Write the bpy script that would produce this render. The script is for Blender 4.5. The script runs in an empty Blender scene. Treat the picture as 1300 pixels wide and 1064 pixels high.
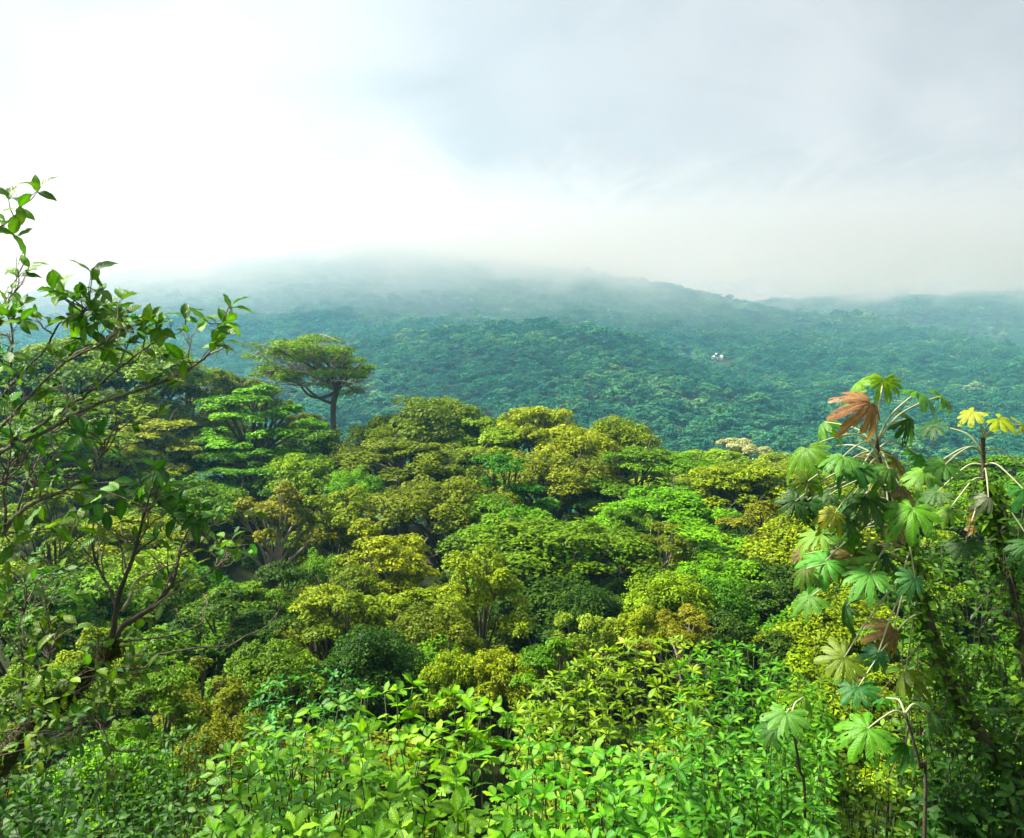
import bpy, math, random
import numpy as np
from mathutils import Vector, Matrix, Quaternion

sc = bpy.context.scene
COL = sc.collection
R = math.radians

# ------------------------------------------------------------------ camera
F = 1082.0                       # focal length in pixels of the 1300 px wide photograph
PITCH = math.atan((532 - 460) / F)
cam_d = bpy.data.cameras.new('camera')
cam_d.sensor_width = 36.0
cam_d.lens = 36.0 * F / 1300.0
cam_d.clip_start = 0.05
cam_d.clip_end = 12000
cam = bpy.data.objects.new('camera', cam_d)
cam.rotation_euler = (math.pi / 2 - PITCH, 0, 0)
COL.objects.link(cam)
sc.camera = cam

# ------------------------------------------------------------------ sky and sun
SUN_EL, SUN_AZ = R(53), R(-80)   # azimuth from +Y (view direction) towards +X
world = bpy.data.worlds.new('World')
sc.world = world
world.use_nodes = True
nt = world.node_tree
nt.nodes.clear()


def N(tree, typ, **kw):
    n = tree.nodes.new(typ)
    for k, v in kw.items():
        if k.startswith('in_'):
            key = k[3:]
            key = int(key) if key.isdigit() else key
            n.inputs[key].default_value = v
        else:
            setattr(n, k, v)
    return n


def math_node(tree, op, a, b=None, c=None, clamp=False):
    n = tree.nodes.new('ShaderNodeMath')
    n.operation = op
    n.use_clamp = clamp
    for i, s in enumerate((a, b, c)):
        if s is None:
            continue
        if isinstance(s, (int, float)):
            n.inputs[i].default_value = s
        else:
            tree.links.new(s, n.inputs[i])
    return n.outputs[0]


def smooth_node(tree, val, lo, hi, tlo=0.0, thi=1.0):
    n = tree.nodes.new('ShaderNodeMapRange')
    n.interpolation_type = 'SMOOTHSTEP'
    for k, s in ((0, val), (1, lo), (2, hi), (3, tlo), (4, thi)):
        if isinstance(s, (int, float)):
            n.inputs[k].default_value = s
        else:
            tree.links.new(s, n.inputs[k])
    return n.outputs[0]


sky = N(nt, 'ShaderNodeTexSky', sky_type='NISHITA', sun_disc=False, sun_elevation=SUN_EL, sun_rotation=SUN_AZ)
geo = N(nt, 'ShaderNodeTexCoord')
mp = N(nt, 'ShaderNodeMapping')
mp.inputs['Scale'].default_value = (1.0, 1.0, 1.7)
nt.links.new(geo.outputs['Generated'], mp.inputs[0])
n1 = N(nt, 'ShaderNodeTexNoise', in_Scale=2.1, in_Detail=5.0, in_Roughness=0.45, in_Distortion=0.4)
nt.links.new(mp.outputs[0], n1.inputs['Vector'])
n2 = N(nt, 'ShaderNodeTexNoise', in_Scale=4.6, in_Detail=5.0, in_Roughness=0.5, in_Distortion=0.7)
nt.links.new(mp.outputs[0], n2.inputs['Vector'])
f1 = smooth_node(nt, n1.outputs[0], 0.30, 0.70, 0.90, 1.08)
f2 = smooth_node(nt, n2.outputs[0], 0.32, 0.68, 0.90, 1.08)
# the cloud is thin, and so brightest, around one direction low over the far mountain
dot = N(nt, 'ShaderNodeVectorMath', operation='DOT_PRODUCT')
g = Vector((-0.40, 1.0, 0.20)).normalized()
nt.links.new(geo.outputs['Generated'], dot.inputs[0])
dot.inputs[1].default_value = g
wob = math_node(nt, 'MULTIPLY_ADD', n1.outputs[0], 0.12, -0.06)
glow = smooth_node(nt, math_node(nt, 'ADD', dot.outputs['Value'], wob), 0.935, 1.0, 0.0, 0.40)
amt = math_node(nt, 'MULTIPLY', math_node(nt, 'ADD', math_node(nt, 'MULTIPLY', f1, f2), glow), 0.164)
cloud = N(nt, 'ShaderNodeVectorMath', operation='SCALE')
cloud.inputs[0].default_value = (0.985, 0.968, 0.985)
nt.links.new(amt, cloud.inputs['Scale'])
skys = N(nt, 'ShaderNodeVectorMath', operation='SCALE')
nt.links.new(sky.outputs[0], skys.inputs[0])
skys.inputs['Scale'].default_value = 0.06
mixc = N(nt, 'ShaderNodeMix', data_type='VECTOR')
mixc.inputs[0].default_value = 0.95
nt.links.new(skys.outputs[0], mixc.inputs[4])
nt.links.new(cloud.outputs[0], mixc.inputs[5])
bg = N(nt, 'ShaderNodeBackground')
nt.links.new(mixc.outputs[1], bg.inputs[0])
bg.inputs[1].default_value = 1.0
wo = N(nt, 'ShaderNodeOutputWorld')
nt.links.new(bg.outputs[0], wo.inputs[0])

sun_d = bpy.data.lights.new('sun', 'SUN')
sun_d.energy = 4.0
sun_d.angle = R(10)
sun_d.color = (1.0, 0.965, 0.89)
sun = bpy.data.objects.new('sun', sun_d)
to_sun = Vector((math.sin(SUN_AZ) * math.cos(SUN_EL), math.cos(SUN_AZ) * math.cos(SUN_EL), math.sin(SUN_EL)))
sun.rotation_euler = to_sun.to_track_quat('Z', 'Y').to_euler()
sun.location = (-90, 20, 200)
COL.objects.link(sun)

vs = sc.view_settings
vs.view_transform = 'Standard'
vs.look = 'None'
vs.gamma = 1.0
vs.exposure = 2.0
sc.cycles.max_bounces = 7
sc.cycles.diffuse_bounces = 3
sc.cycles.glossy_bounces = 1
sc.cycles.transmission_bounces = 3
sc.cycles.transparent_max_bounces = 8
sc.cycles.volume_bounces = 4
sc.cycles.volume_max_steps = 32
sc.cycles.use_denoising = True

# ------------------------------------------------------------------ helpers
CP, SP = math.cos(PITCH), math.sin(PITCH)


def P(u, v, d):
    """the point y = d metres in front of the viewpoint that the photograph shows at pixel u, v"""
    a, b = (u - 650) / F, (532 - v) / F
    dy = CP + b * SP
    dz = -SP + b * CP
    return Vector((a * d / dy, d, dz * d / dy))


def tag(o, label=None, cat=None, group=None, kind=None):
    if label:
        o['label'] = label
    if cat:
        o['category'] = cat
    if group:
        o['group'] = group
    if kind:
        o['kind'] = kind
    return o


def link(name, data, parent=None, loc=(0, 0, 0), rot=None, scale=None, color=None):
    o = bpy.data.objects.new(name, data)
    COL.objects.link(o)
    o.location = loc
    if rot is not None:
        o.rotation_euler = rot
    if scale is not None:
        o.scale = scale
    if color is not None:
        o.color = (*color, 1)
    if parent is not None:
        o.parent = parent
    return o


def empty(name, loc, rz=0):
    o = link(name, None, None, loc, (0, 0, rz))
    o.empty_display_size = 0.2
    return o


def np_mesh(name, verts, faces, mat, attrs=None, smooth=False):
    """verts (n,3); faces (m,k) all of one size, or a list of such arrays"""
    me = bpy.data.meshes.new(name)
    if not isinstance(faces, list):
        faces = [faces]
    verts = np.asarray(verts, np.float32)
    me.vertices.add(len(verts))
    me.vertices.foreach_set('co', verts.ravel())
    tot = np.concatenate([np.full(len(f), f.shape[1], np.int32) for f in faces])
    idx = np.concatenate([np.asarray(f, np.int32).ravel() for f in faces])
    me.loops.add(len(idx))
    me.loops.foreach_set('vertex_index', idx)
    me.polygons.add(len(tot))
    start = np.concatenate([[0], np.cumsum(tot)[:-1]]).astype(np.int32)
    me.polygons.foreach_set('loop_start', start)
    me.update(calc_edges=True)
    if smooth:
        me.polygons.foreach_set('use_smooth', np.ones(len(tot), bool))
    for k, a in (attrs or {}).items():
        at = me.attributes.new(k, 'FLOAT', 'POINT')
        at.data.foreach_set('value', np.asarray(a, np.float32).ravel())
    me.materials.append(mat)
    me.validate()
    return me


def nrm(a):
    return a / np.maximum(np.linalg.norm(a, axis=-1, keepdims=True), 1e-9)


def catmull(pts, rad, n=5):
    pts = [np.array(p, float) for p in pts]
    out, ro = [], []
    m = len(pts)
    for i in range(m - 1):
        p0, p1, p2, p3 = pts[max(i - 1, 0)], pts[i], pts[i + 1], pts[min(i + 2, m - 1)]
        for k in range(n):
            t = k / n
            out.append(0.5 * (2 * p1 + (p2 - p0) * t + (2 * p0 - 5 * p1 + 4 * p2 - p3) * t * t + (3 * p1 - p0 - 3 * p2 + p3) * t ** 3))
            ro.append(rad[i] * (1 - t) + rad[i + 1] * t)
    out.append(pts[-1])
    ro.append(rad[-1])
    return np.array(out), np.array(ro)


def tube_arrays(path, rad, sides=6, rough=0.0, rng=None):
    path = np.asarray(path, float)
    rad = np.asarray(rad, float)
    n = len(path)
    tan = nrm(np.gradient(path, axis=0))
    ref = np.array([0.31, 0.17, 0.93]) if abs(tan[0][2]) < 0.9 else np.array([0.93, 0.31, 0.1])
    a = nrm(np.cross(tan, ref))
    b = np.cross(tan, a)
    th = np.linspace(0, 2 * math.pi, sides, endpoint=False)
    rr = rad[:, None] * np.ones((1, sides))
    if rough and rng is not None:
        rr = rr * (1 + rng.normal(0, rough, rr.shape))
    v = path[:, None, :] + rr[..., None] * (np.cos(th)[None, :, None] * a[:, None, :] + np.sin(th)[None, :, None] * b[:, None, :])
    v = v.reshape(-1, 3)
    i = np.arange(n - 1)[:, None] * sides
    j = np.arange(sides)[None, :]
    k = (j + 1) % sides
    f = np.stack([i + j, i + k, i + sides + k, i + sides + j], -1).reshape(-1, 4)
    v = np.vstack([v, path[:1], path[-1:]])      # caps
    c0, c1 = n * sides, n * sides + 1
    jj = np.arange(sides)
    cap = np.vstack([np.stack([np.full(sides, c0), (jj + 1) % sides, jj], -1),
                     np.stack([np.full(sides, c1), (n - 1) * sides + jj, (n - 1) * sides + (jj + 1) % sides], -1)])
    return v, f, cap


def tubes_mesh(name, tubes, mat, sides=6, rough=0.0, rng=None):
    V, Q, T, off = [], [], [], 0
    for path, rad in tubes:
        v, f, c = tube_arrays(path, rad, sides, rough, rng)
        V.append(v); Q.append(f + off); T.append(c + off)
        off += len(v)
    return np_mesh(name, np.vstack(V), [np.vstack(Q), np.vstack(T)], mat, smooth=True)


# ------------------------------------------------------------------ materials
def leaf_material(name, translucent=0.32, rough=0.5, spec=0.25, source='object', ramp=None, vary=0.5, veins=False):
    m = bpy.data.materials.new(name)
    m.use_nodes = True
    t = m.node_tree
    t.nodes.clear()
    info = N(t, 'ShaderNodeObjectInfo')
    if source == 'random':
        cr = N(t, 'ShaderNodeValToRGB')
        el = cr.color_ramp.elements
        while len(el) < len(ramp):
            el.new(0.5)
        for e, (p, c) in zip(el, ramp):
            e.position = p
            e.color = (*c, 1)
        pn = N(t, 'ShaderNodeTexNoise', in_Scale=0.011, in_Detail=3.0)
        t.links.new(info.outputs['Location'], pn.inputs['Vector'])
        fac = math_node(t, 'ADD', math_node(t, 'MULTIPLY', info.outputs['Random'], 0.6), smooth_node(t, pn.outputs[0], 0.3, 0.7, 0.0, 0.42))
        t.links.new(fac, cr.inputs[0])
        base = cr.outputs[0]
    else:
        base = info.outputs['Color']
    var = N(t, 'ShaderNodeAttribute', attribute_name='var')
    rib = N(t, 'ShaderNodeAttribute', attribute_name='rib')
    # each leaf its own tone: older leaves darker and bluer, young ones lighter and yellower
    hsv = N(t, 'ShaderNodeHueSaturation')
    hue = math_node(t, 'MULTIPLY_ADD', var.outputs['Fac'], -0.030, 0.518)
    val = math_node(t, 'MULTIPLY_ADD', var.outputs['Fac'], 2 * vary, 1.0 - vary)
    val = math_node(t, 'MULTIPLY_ADD', rib.outputs['Fac'], 0.35, val)
    bump = None
    if veins:
        ve = N(t, 'ShaderNodeAttribute', attribute_name='vein')
        saw = math_node(t, 'FRACT', ve.outputs['Fac'])
        line = smooth_node(t, math_node(t, 'ABSOLUTE', math_node(t, 'SUBTRACT', saw, 0.5)), 0.0, 0.16, 1.0, 0.0)
        val = math_node(t, 'MULTIPLY_ADD', line, 0.07, val)
        tcn = N(t, 'ShaderNodeTexCoord')
        bl = N(t, 'ShaderNodeTexNoise', in_Scale=5.0, in_Detail=4.0)
        t.links.new(tcn.outputs['Object'], bl.inputs['Vector'])
        val = math_node(t, 'ADD', val, math_node(t, 'MULTIPLY_ADD', bl.outputs[0], 1.1, -0.55))
        hgt_ = math_node(t, 'ADD', math_node(t, 'ABSOLUTE', math_node(t, 'SUBTRACT', saw, 0.5)), math_node(t, 'MULTIPLY', bl.outputs[0], 0.6))
        bump = N(t, 'ShaderNodeBump', in_Strength=0.3, in_Distance=0.008)
        t.links.new(hgt_, bump.inputs['Height'])
    t.links.new(hue, hsv.inputs['Hue'])
    t.links.new(val, hsv.inputs['Value'])
    t.links.new(base, hsv.inputs['Color'])
    pb = N(t, 'ShaderNodeBsdfPrincipled', in_Roughness=rough)
    pb.inputs['Specular IOR Level'].default_value = spec
    t.links.new(hsv.outputs[0], pb.inputs['Base Color'])
    tr = N(t, 'ShaderNodeBsdfTranslucent')
    if bump:
        t.links.new(bump.outputs[0], pb.inputs['Normal'])
    tc = N(t, 'ShaderNodeMix', data_type='RGBA', blend_type='MULTIPLY')
    tc.inputs[0].default_value = 1.0
    t.links.new(hsv.outputs[0], tc.inputs[6])
    tc.inputs[7].default_value = (1.35, 1.5, 0.6, 1)
    t.links.new(tc.outputs[2], tr.inputs['Color'])
    mx = N(t, 'ShaderNodeMixShader')
    mx.inputs[0].default_value = translucent
    t.links.new(pb.outputs[0], mx.inputs[1])
    t.links.new(tr.outputs[0], mx.inputs[2])
    out = N(t, 'ShaderNodeOutputMaterial')
    t.links.new(mx.outputs[0], out.inputs['Surface'])
    return m


def bark_material(name, c1, c2, moss, moss_amt, scale=9.0):
    m = bpy.data.materials.new(name)
    m.use_nodes = True
    t = m.node_tree
    pb = t.nodes['Principled BSDF']
    tc = N(t, 'ShaderNodeTexCoord')
    n = N(t, 'ShaderNodeTexNoise', in_Scale=scale, in_Detail=6.0, in_Roughness=0.65)
    t.links.new(tc.outputs['Object'], n.inputs['Vector'])
    r = N(t, 'ShaderNodeMix', data_type='RGBA')
    t.links.new(smooth_node(t, n.outputs[0], 0.35, 0.65), r.inputs[0])
    r.inputs[6].default_value = (*c1, 1)
    r.inputs[7].default_value = (*c2, 1)
    n_2 = N(t, 'ShaderNodeTexNoise', in_Scale=scale * 0.45, in_Detail=5.0, in_Roughness=0.6)
    t.links.new(tc.outputs['Object'], n_2.inputs['Vector'])
    q = N(t, 'ShaderNodeMix', data_type='RGBA')
    t.links.new(smooth_node(t, n_2.outputs[0], 0.62 - moss_amt * 0.3, 0.72 - moss_amt * 0.3), q.inputs[0])
    t.links.new(r.outputs[2], q.inputs[6])
    q.inputs[7].default_value = (*moss, 1)
    t.links.new(q.outputs[2], pb.inputs['Base Color'])
    pb.inputs['Roughness'].default_value = 0.85
    b = N(t, 'ShaderNodeBump', in_Strength=0.6, in_Distance=0.02)
    t.links.new(n.outputs[0], b.inputs['Height'])
    t.links.new(b.outputs[0], pb.inputs['Normal'])
    return m


def plain_material(name, c, rough=0.6, spec=0.3, var=0.15, scale=8.0):
    m = bpy.data.materials.new(name)
    m.use_nodes = True
    t = m.node_tree
    pb = t.nodes['Principled BSDF']
    tc = N(t, 'ShaderNodeTexCoord')
    n = N(t, 'ShaderNodeTexNoise', in_Scale=scale, in_Detail=4.0)
    t.links.new(tc.outputs['Object'], n.inputs['Vector'])
    r = N(t, 'ShaderNodeMix', data_type='RGBA')
    t.links.new(n.outputs[0], r.inputs[0])
    r.inputs[6].default_value = (*[x * (1 - var) for x in c], 1)
    r.inputs[7].default_value = (*[min(1, x * (1 + var)) for x in c], 1)
    t.links.new(r.outputs[2], pb.inputs['Base Color'])
    pb.inputs['Roughness'].default_value = rough
    pb.inputs['Specular IOR Level'].default_value = spec
    return m


M_CROWN = leaf_material('crown_leaves', 0.18, 0.55, 0.10, vary=0.6)
M_LEAF = leaf_material('near_leaves', 0.36, 0.45, 0.25, vary=0.45, veins=True)
M_FAR = leaf_material('haze_tinted_far_leaves', 0.15, 0.7, 0.08, 'random', [  # leaf colours pushed to blue-teal: distance haze painted in, besides the haze volume
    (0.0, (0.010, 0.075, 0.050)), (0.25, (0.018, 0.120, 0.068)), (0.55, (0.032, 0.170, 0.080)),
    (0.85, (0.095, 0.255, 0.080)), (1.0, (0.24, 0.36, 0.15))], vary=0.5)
M_BARK = bark_material('mossy_bark', (0.022, 0.016, 0.010), (0.062, 0.048, 0.030), (0.035, 0.050, 0.010), 0.35)
M_BARK_PALE = bark_material('pale_bark', (0.20, 0.17, 0.11), (0.34, 0.30, 0.22), (0.08, 0.10, 0.03), 0.1)
M_BARK_MID = bark_material('brown_bark', (0.045, 0.035, 0.020), (0.11, 0.085, 0.052), (0.05, 0.065, 0.015), 0.25, 2.0)
M_TWIG = bark_material('twig_bark', (0.050, 0.040, 0.024), (0.16, 0.135, 0.085), (0.06, 0.07, 0.02), 0.15, 30)
M_CECR = bark_material('ringed_stem_bark', (0.030, 0.024, 0.014), (0.075, 0.06, 0.035), (0.04, 0.05, 0.012), 0.2, 14)
M_PETI = plain_material('pale_petiole', (0.30, 0.33, 0.17), 0.45, 0.35)
M_STEM = plain_material('green_stem', (0.035, 0.055, 0.012), 0.6, 0.3)
M_GROUND = plain_material('forest_soil', (0.022, 0.030, 0.010), 0.95, 0.05, 0.5, 0.6)
M_WALLW = plain_material('white_wall', (0.78, 0.78, 0.74), 0.7, 0.2, 0.05)
M_ROOF = plain_material('brown_roof', (0.20, 0.11, 0.07), 0.8, 0.2)
M_DARK = plain_material('dark_pane', (0.03, 0.035, 0.04), 0.2, 0.5)

# ------------------------------------------------------------------ terrain
def wav(x, y, s, seed):
    r = np.random.RandomState(seed)
    z = 0
    for i in range(5):
        a = r.uniform(0, 2 * math.pi)
        k = r.uniform(0.7, 1.6) / s
        z = z + np.sin((x * math.cos(a) + y * math.sin(a)) * k * 2 * math.pi + r.uniform(0, 6.28) + 1.3 * np.sin((y * math.cos(a) - x * math.sin(a)) * k * 3 + i))
    return z / 5


def sstep(a, b, t):
    t = np.clip((t - a) / (b - a), 0, 1)
    return t * t * (3 - 2 * t)


def crest(x, yc, px, tree):
    u = [p[0] for p in px]
    z = [(460 - p[1]) / F * yc - tree for p in px]
    return np.interp(650 + F * x / yc, u, z)


KNOLL = [(-300, 520), (100, 505), (300, 476), (450, 436), (560, 415), (680, 406), (760, 412), (830, 434), (900, 470), (1000, 522), (1150, 575), (1600, 640)]
MOUNT = [(-400, 440), (0, 388), (150, 345), (300, 332), (480, 312), (560, 318), (650, 335), (850, 362), (970, 392), (1100, 404), (1200, 424), (1300, 455), (1600, 500)]
BACK = [(500, 470), (800, 425), (930, 388), (1010, 380), (1080, 375), (1200, 376), (1300, 370), (1700, 366)]


def height(x, y):
    x = np.asarray(x, float); y = np.asarray(y, float)
    near = np.interp(y, [-40, -4, 0, 3, 6, 10, 16, 25, 40, 60, 80, 95, 130, 200, 300, 3000],
                     [-1.0, -1.7, -2.2, -3.6, -5.4, -8.0, -11.0, -14.5, -17.5, -18.0, -17.0, -18, -30, -48, -60, -60])
    rise = sstep(0, 55, -x - 8) * sstep(25, 75, y) * (1 - sstep(110, 170, y)) * 10
    near = near + rise + wav(x, y, 14, 3) * 0.5 * sstep(6, 20, y)
    bump = wav(x, y, 170, 11) * 9 + wav(x, y, 70, 12) * 3.2
    k = -62 + (crest(x, 620, KNOLL, 9) + 62) * np.where(y < 620, np.clip((y - 215) / 405, 0, 1) ** 1.45, 1 - 0.5 * sstep(620, 900, y)) + bump * 0.6
    m = -56 + (crest(x, 1300, MOUNT, 9) + 56) * np.where(y < 1300, np.clip((y - 230) / 1070, 0, 1) ** 1.75, 1 - 0.45 * sstep(1300, 1750, y)) + bump * 0.9 * sstep(350, 900, y)
    b = -50 + (crest(x, 1760, BACK, 9) + 50) * np.where(y < 1760, np.clip((y - 1050) / 710, 0, 1) ** 1.4, 1 - 0.3 * sstep(1760, 2300, y)) + bump * 1.3
    far = np.maximum(np.maximum(k, m), b)
    w = sstep(130, 330, y)
    return near * (1 - w) + np.maximum(far, -60) * w


ys = np.concatenate([np.linspace(-40, 30, 71), np.linspace(31, 140, 80)[1:], np.linspace(145, 500, 90), np.linspace(508, 1400, 100), np.linspace(1415, 2300, 50)])
xs_n = np.linspace(-1, 1, 181)
xs = np.sign(xs_n) * (np.abs(xs_n) ** 2.2) * 2600
X, Y = np.meshgrid(xs, ys)
Z = height(X, Y)
nx, ny = len(xs), len(ys)
ii = (np.arange(ny - 1)[:, None] * nx + np.arange(nx - 1)[None, :])
gf = np.stack([ii, ii + 1, ii + nx + 1, ii + nx], -1).reshape(-1, 4)
ground = link('ground', np_mesh('ground', np.stack([X, Y, Z], -1).reshape(-1, 3), gf, M_GROUND, smooth=True))
tag(ground, kind='structure')


def gz(x, y):
    return float(height(np.array([x]), np.array([y]))[0])


# ------------------------------------------------------------------ crowns
def leaf_cloud(C, Nn, size, rng, aspect=0.5, var=None, fold=0.12):
    n = len(C)
    r = nrm(rng.normal(size=(n, 3)))
    t = nrm(r - (r * Nn).sum(1, keepdims=True) * Nn)
    b = np.cross(Nn, t)
    L = (size * rng.uniform(0.65, 1.3, n))[:, None]
    W = L * aspect
    V = np.stack([C - t * L * 0.5, C + b * W * 0.5 + Nn * W * fold - t * L * 0.05, C + t * L * 0.5 - Nn * L * 0.10, C - b * W * 0.5 + Nn * W * fold - t * L * 0.05], 1).reshape(-1, 3)
    Fq = np.arange(4 * n).reshape(n, 4)
    if var is None:
        var = rng.uniform(0, 1, n)
    return V, Fq, np.repeat(var, 4)


def ball_points(n, rng, low=-0.35):
    z = rng.uniform(low, 1, n)
    a = rng.uniform(0, 2 * math.pi, n)
    s = np.sqrt(1 - z * z)
    return np.stack([s * np.cos(a), s * np.sin(a), z], 1)


def lobes_for(style, rng):
    """centres and radii (horizontal, vertical) of the leaf masses of a crown of radius 1 and height 1"""
    L = []
    ga = math.pi * (3 - math.sqrt(5))
    if style == 'dome':
        n = 27
        for i in range(n):
            t = (i + 0.5) / n
            rr = math.sqrt(t) * rng.uniform(0.66, 0.84)
            zz = 0.78 * math.sqrt(max(0, 1 - (rr / 0.98) ** 2)) + rng.uniform(-0.07, 0.07) - 0.02
            a = i * ga + rng.uniform(-0.3, 0.3)
            s = rng.uniform(0.22, 0.34)
            L.append((rr * math.cos(a), rr * math.sin(a), max(0.1, zz), s, s * 0.92))
        for i in range(8):
            a = i * 0.785 + rng.uniform(-0.3, 0.3)
            s = rng.uniform(0.2, 0.3)
            rr = rng.uniform(0.55, 0.74)
            L.append((rr * math.cos(a), rr * math.sin(a), rng.uniform(0.02, 0.16), s, s * 0.8))
    elif style == 'upright':
        n = 20
        for i in range(n):
            t = (i + 0.5) / n
            zz = 0.08 + 0.82 * t + rng.uniform(-0.04, 0.04)
            env = 0.72 * math.sin(math.pi * (0.22 + 0.70 * t)) ** 0.8
            a = i * ga + rng.uniform(-0.4, 0.4)
            rr = env * rng.uniform(0.6, 1.05)
            s = rng.uniform(0.24, 0.36)
            L.append((rr * math.cos(a), rr * math.sin(a), zz, s, s * 0.72))
    elif style == 'umbrella':
        n = 24
        for i in range(n):
            t = (i + 0.5) / n
            rr = math.sqrt(t) * rng.uniform(0.72, 0.88)
            a = i * ga + rng.uniform(-0.3, 0.3)
            zz = 0.86 - 0.42 * rr ** 2 + rng.uniform(-0.12, 0.05)
            s = rng.uniform(0.2, 0.32)
            L.append((rr * math.cos(a), rr * math.sin(a), zz, s, s * 0.62))
    elif style == 'layered':
        for zz, rad, k in ((0.9, 0.35, 4), (0.7, 0.62, 7), (0.48, 0.78, 8), (0.24, 0.72, 7)):
            a0 = rng.uniform(0, 6.28)
            for i in range(k):
                a = a0 + i * 2 * math.pi / k + rng.uniform(-0.25, 0.25)
                rr = rad * rng.uniform(0.55, 1.0)
                s = rng.uniform(0.22, 0.34)
                L.append((rr * math.cos(a), rr * math.sin(a), zz + rng.uniform(-0.06, 0.06), s, s * 0.40))
    elif style == 'loose':
        n = 17
        for i in range(n):
            t = (i + 0.5) / n
            rr = math.sqrt(t) * rng.uniform(0.6, 0.95)
            a = i * ga + rng.uniform(-0.5, 0.5)
            zz = 0.80 * math.sqrt(max(0.02, 1 - rr ** 2)) * rng.uniform(0.65, 1.08)
            s = rng.uniform(0.17, 0.28)
            L.append((rr * math.cos(a), rr * math.sin(a), max(0.1, zz), s, s * 0.75))
    return L


ZS = 1.75      # crowns are modelled 1.75 high for a radius of 1


def crown_arrays(style, seed, n_leaf, size, aspect=0.5, sub=9, low=-0.35):
    rng = np.random.RandomState(seed)
    L = []
    lean = rng.uniform(-0.18, 0.18, 2)
    for x, y, z, s_, sz_ in lobes_for(style, rng):
        u_ = rng.uniform()
        if u_ < 0.14:
            continue                             # a gap in the crown
        k_ = rng.uniform(1.08, 1.3) if u_ > 0.86 else rng.uniform(0.92, 1.06)
        L.append((x * k_ + lean[0] * z, y * k_ + lean[1] * z, z * ZS * rng.uniform(0.93, 1.07), s_ * rng.uniform(0.8, 1.25), sz_ * rng.uniform(0.75, 1.2)))
    w = np.array([l[3] ** 2 for l in L]); w /= w.sum()
    C, Nn, var = [], [], []
    for (x, y, z, s, sz), wi in zip(L, w):
        lobe_var = rng.uniform(-0.16, 0.16)
        cen = ball_points(sub, rng, -0.25)
        for c in cen:
            k = max(12, int(n_leaf * wi / sub))
            p = ball_points(k, rng, low) * rng.uniform(0.72, 1.05, (k, 1))
            sr = s * rng.uniform(0.34, 0.56)
            cc = np.array([x, y, z]) + c * np.array([s, s, sz]) * 0.74
            pos = cc + p * np.array([sr, sr, sr * min(1.0, 0.35 + sz / s * 0.6)])
            nn = nrm(p * 0.45 + c * 0.25 + np.array([0, 0, 0.75]) + rng.normal(0, 0.36, (k, 3)))
            C.append(pos); Nn.append(nn)
            var.append(np.clip(0.5 + lobe_var + rng.uniform(-0.1, 0.1) + rng.normal(0, 0.17, k), 0, 1))
    C = np.vstack(C); Nn = np.vstack(Nn); var = np.concatenate(var)
    V, Fq, va = leaf_cloud(C, Nn, size, rng, aspect, var)
    limbs = []
    for (x, y, z, s, sz) in L:
        r0 = rng.uniform(0.02, 0.05)
        a = np.array([0, 0, -0.05]); e = np.array([x * 0.95, y * 0.95, z - sz * 0.1])
        st = 0.0 if rng.uniform() < 0.5 else 0.18
        a = np.array([x * 0.05, y * 0.05, st * z])
        m1 = a + (e - a) * 0.35 + np.array([0, 0, 0.04 + 0.06 * z]) + rng.normal(0, 0.03, 3)
        m2 = a + (e - a) * 0.72 + np.array([0, 0, 0.06 * z]) + rng.normal(0, 0.03, 3)
        path, rad = catmull([a, m1, m2, e], [r0, r0 * 0.7, r0 * 0.45, 0.006], 3)
        limbs.append((path, rad))
        for _ in range(2):
            q = e + rng.normal(0, 1, 3) * np.array([s, s, sz]) * 0.55
            path, rad = catmull([m2, (m2 + q) / 2 + np.array([0, 0, 0.03]), q], [r0 * 0.4, r0 * 0.25, 0.004], 3)
            limbs.append((path, rad))
    for l_ in L:
        if rng.uniform() < 0.35:
            c_ = np.array(l_[:3])
            q = c_ + nrm(np.array([l_[0], l_[1], 0.5 + l_[2] * 0.4]) + rng.normal(0, 0.25, 3)) * l_[3] * rng.uniform(1.0, 1.5)
            path, rad = catmull([c_ * 0.8, (c_ + q) / 2 + rng.normal(0, 0.03, 3), q], [0.012, 0.008, 0.003], 3)
            limbs.append((path, rad))
    lead, lr = catmull([(0, 0, -0.06), (0.02, -0.01, 0.15), (-0.02, 0.02, 0.32)], [0.065, 0.055, 0.03], 3)
    limbs.append((lead, lr))
    return V, Fq, va, limbs


PROTO = {}


def proto(style, seed, n_leaf=22000, size=0.054, **kw):
    V, Fq, va, limbs = crown_arrays(style, seed, n_leaf, size, **kw)
    cr = np_mesh('crown', V, Fq, M_CROWN, {'var': va})
    br = tubes_mesh('branchwork', limbs, M_BARK_MID, 4)
    brp = br.copy(); brp.materials.clear(); brp.materials.append(M_BARK_PALE)
    PROTO.setdefault(style, []).append((cr, br, brp))


for s in (1, 2, 3):
    proto('dome', s)
for s in (11, 12, 13):
    proto('dome', s, 18000, 0.066, aspect=0.42)
for s in (21, 22):
    proto('upright', s, 18000, 0.062, aspect=0.45)
for s in (31, 32):
    proto('umbrella', s, 16000, 0.055)
for s in (41, 42, 43):
    proto('layered', s, 18000, 0.055, aspect=0.55, low=-0.1)
for s in (51, 52, 53):
    proto('loose', s, 12500, 0.060, aspect=0.45)

rng = np.random.RandomState(5)
tp, tr_ = catmull([(0, 0, 0), (0.25, -0.1, 0.3), (-0.2, 0.15, 0.65), (0, 0, 1)], [1.25, 1.0, 0.85, 0.75], 4)
TRUNK = tubes_mesh('trunk', [(tp, tr_)], M_BARK_MID, 8, 0.06, rng)
TRUNK_P = TRUNK.copy(); TRUNK_P.materials.clear(); TRUNK_P.materials.append(M_BARK_PALE)

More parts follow.
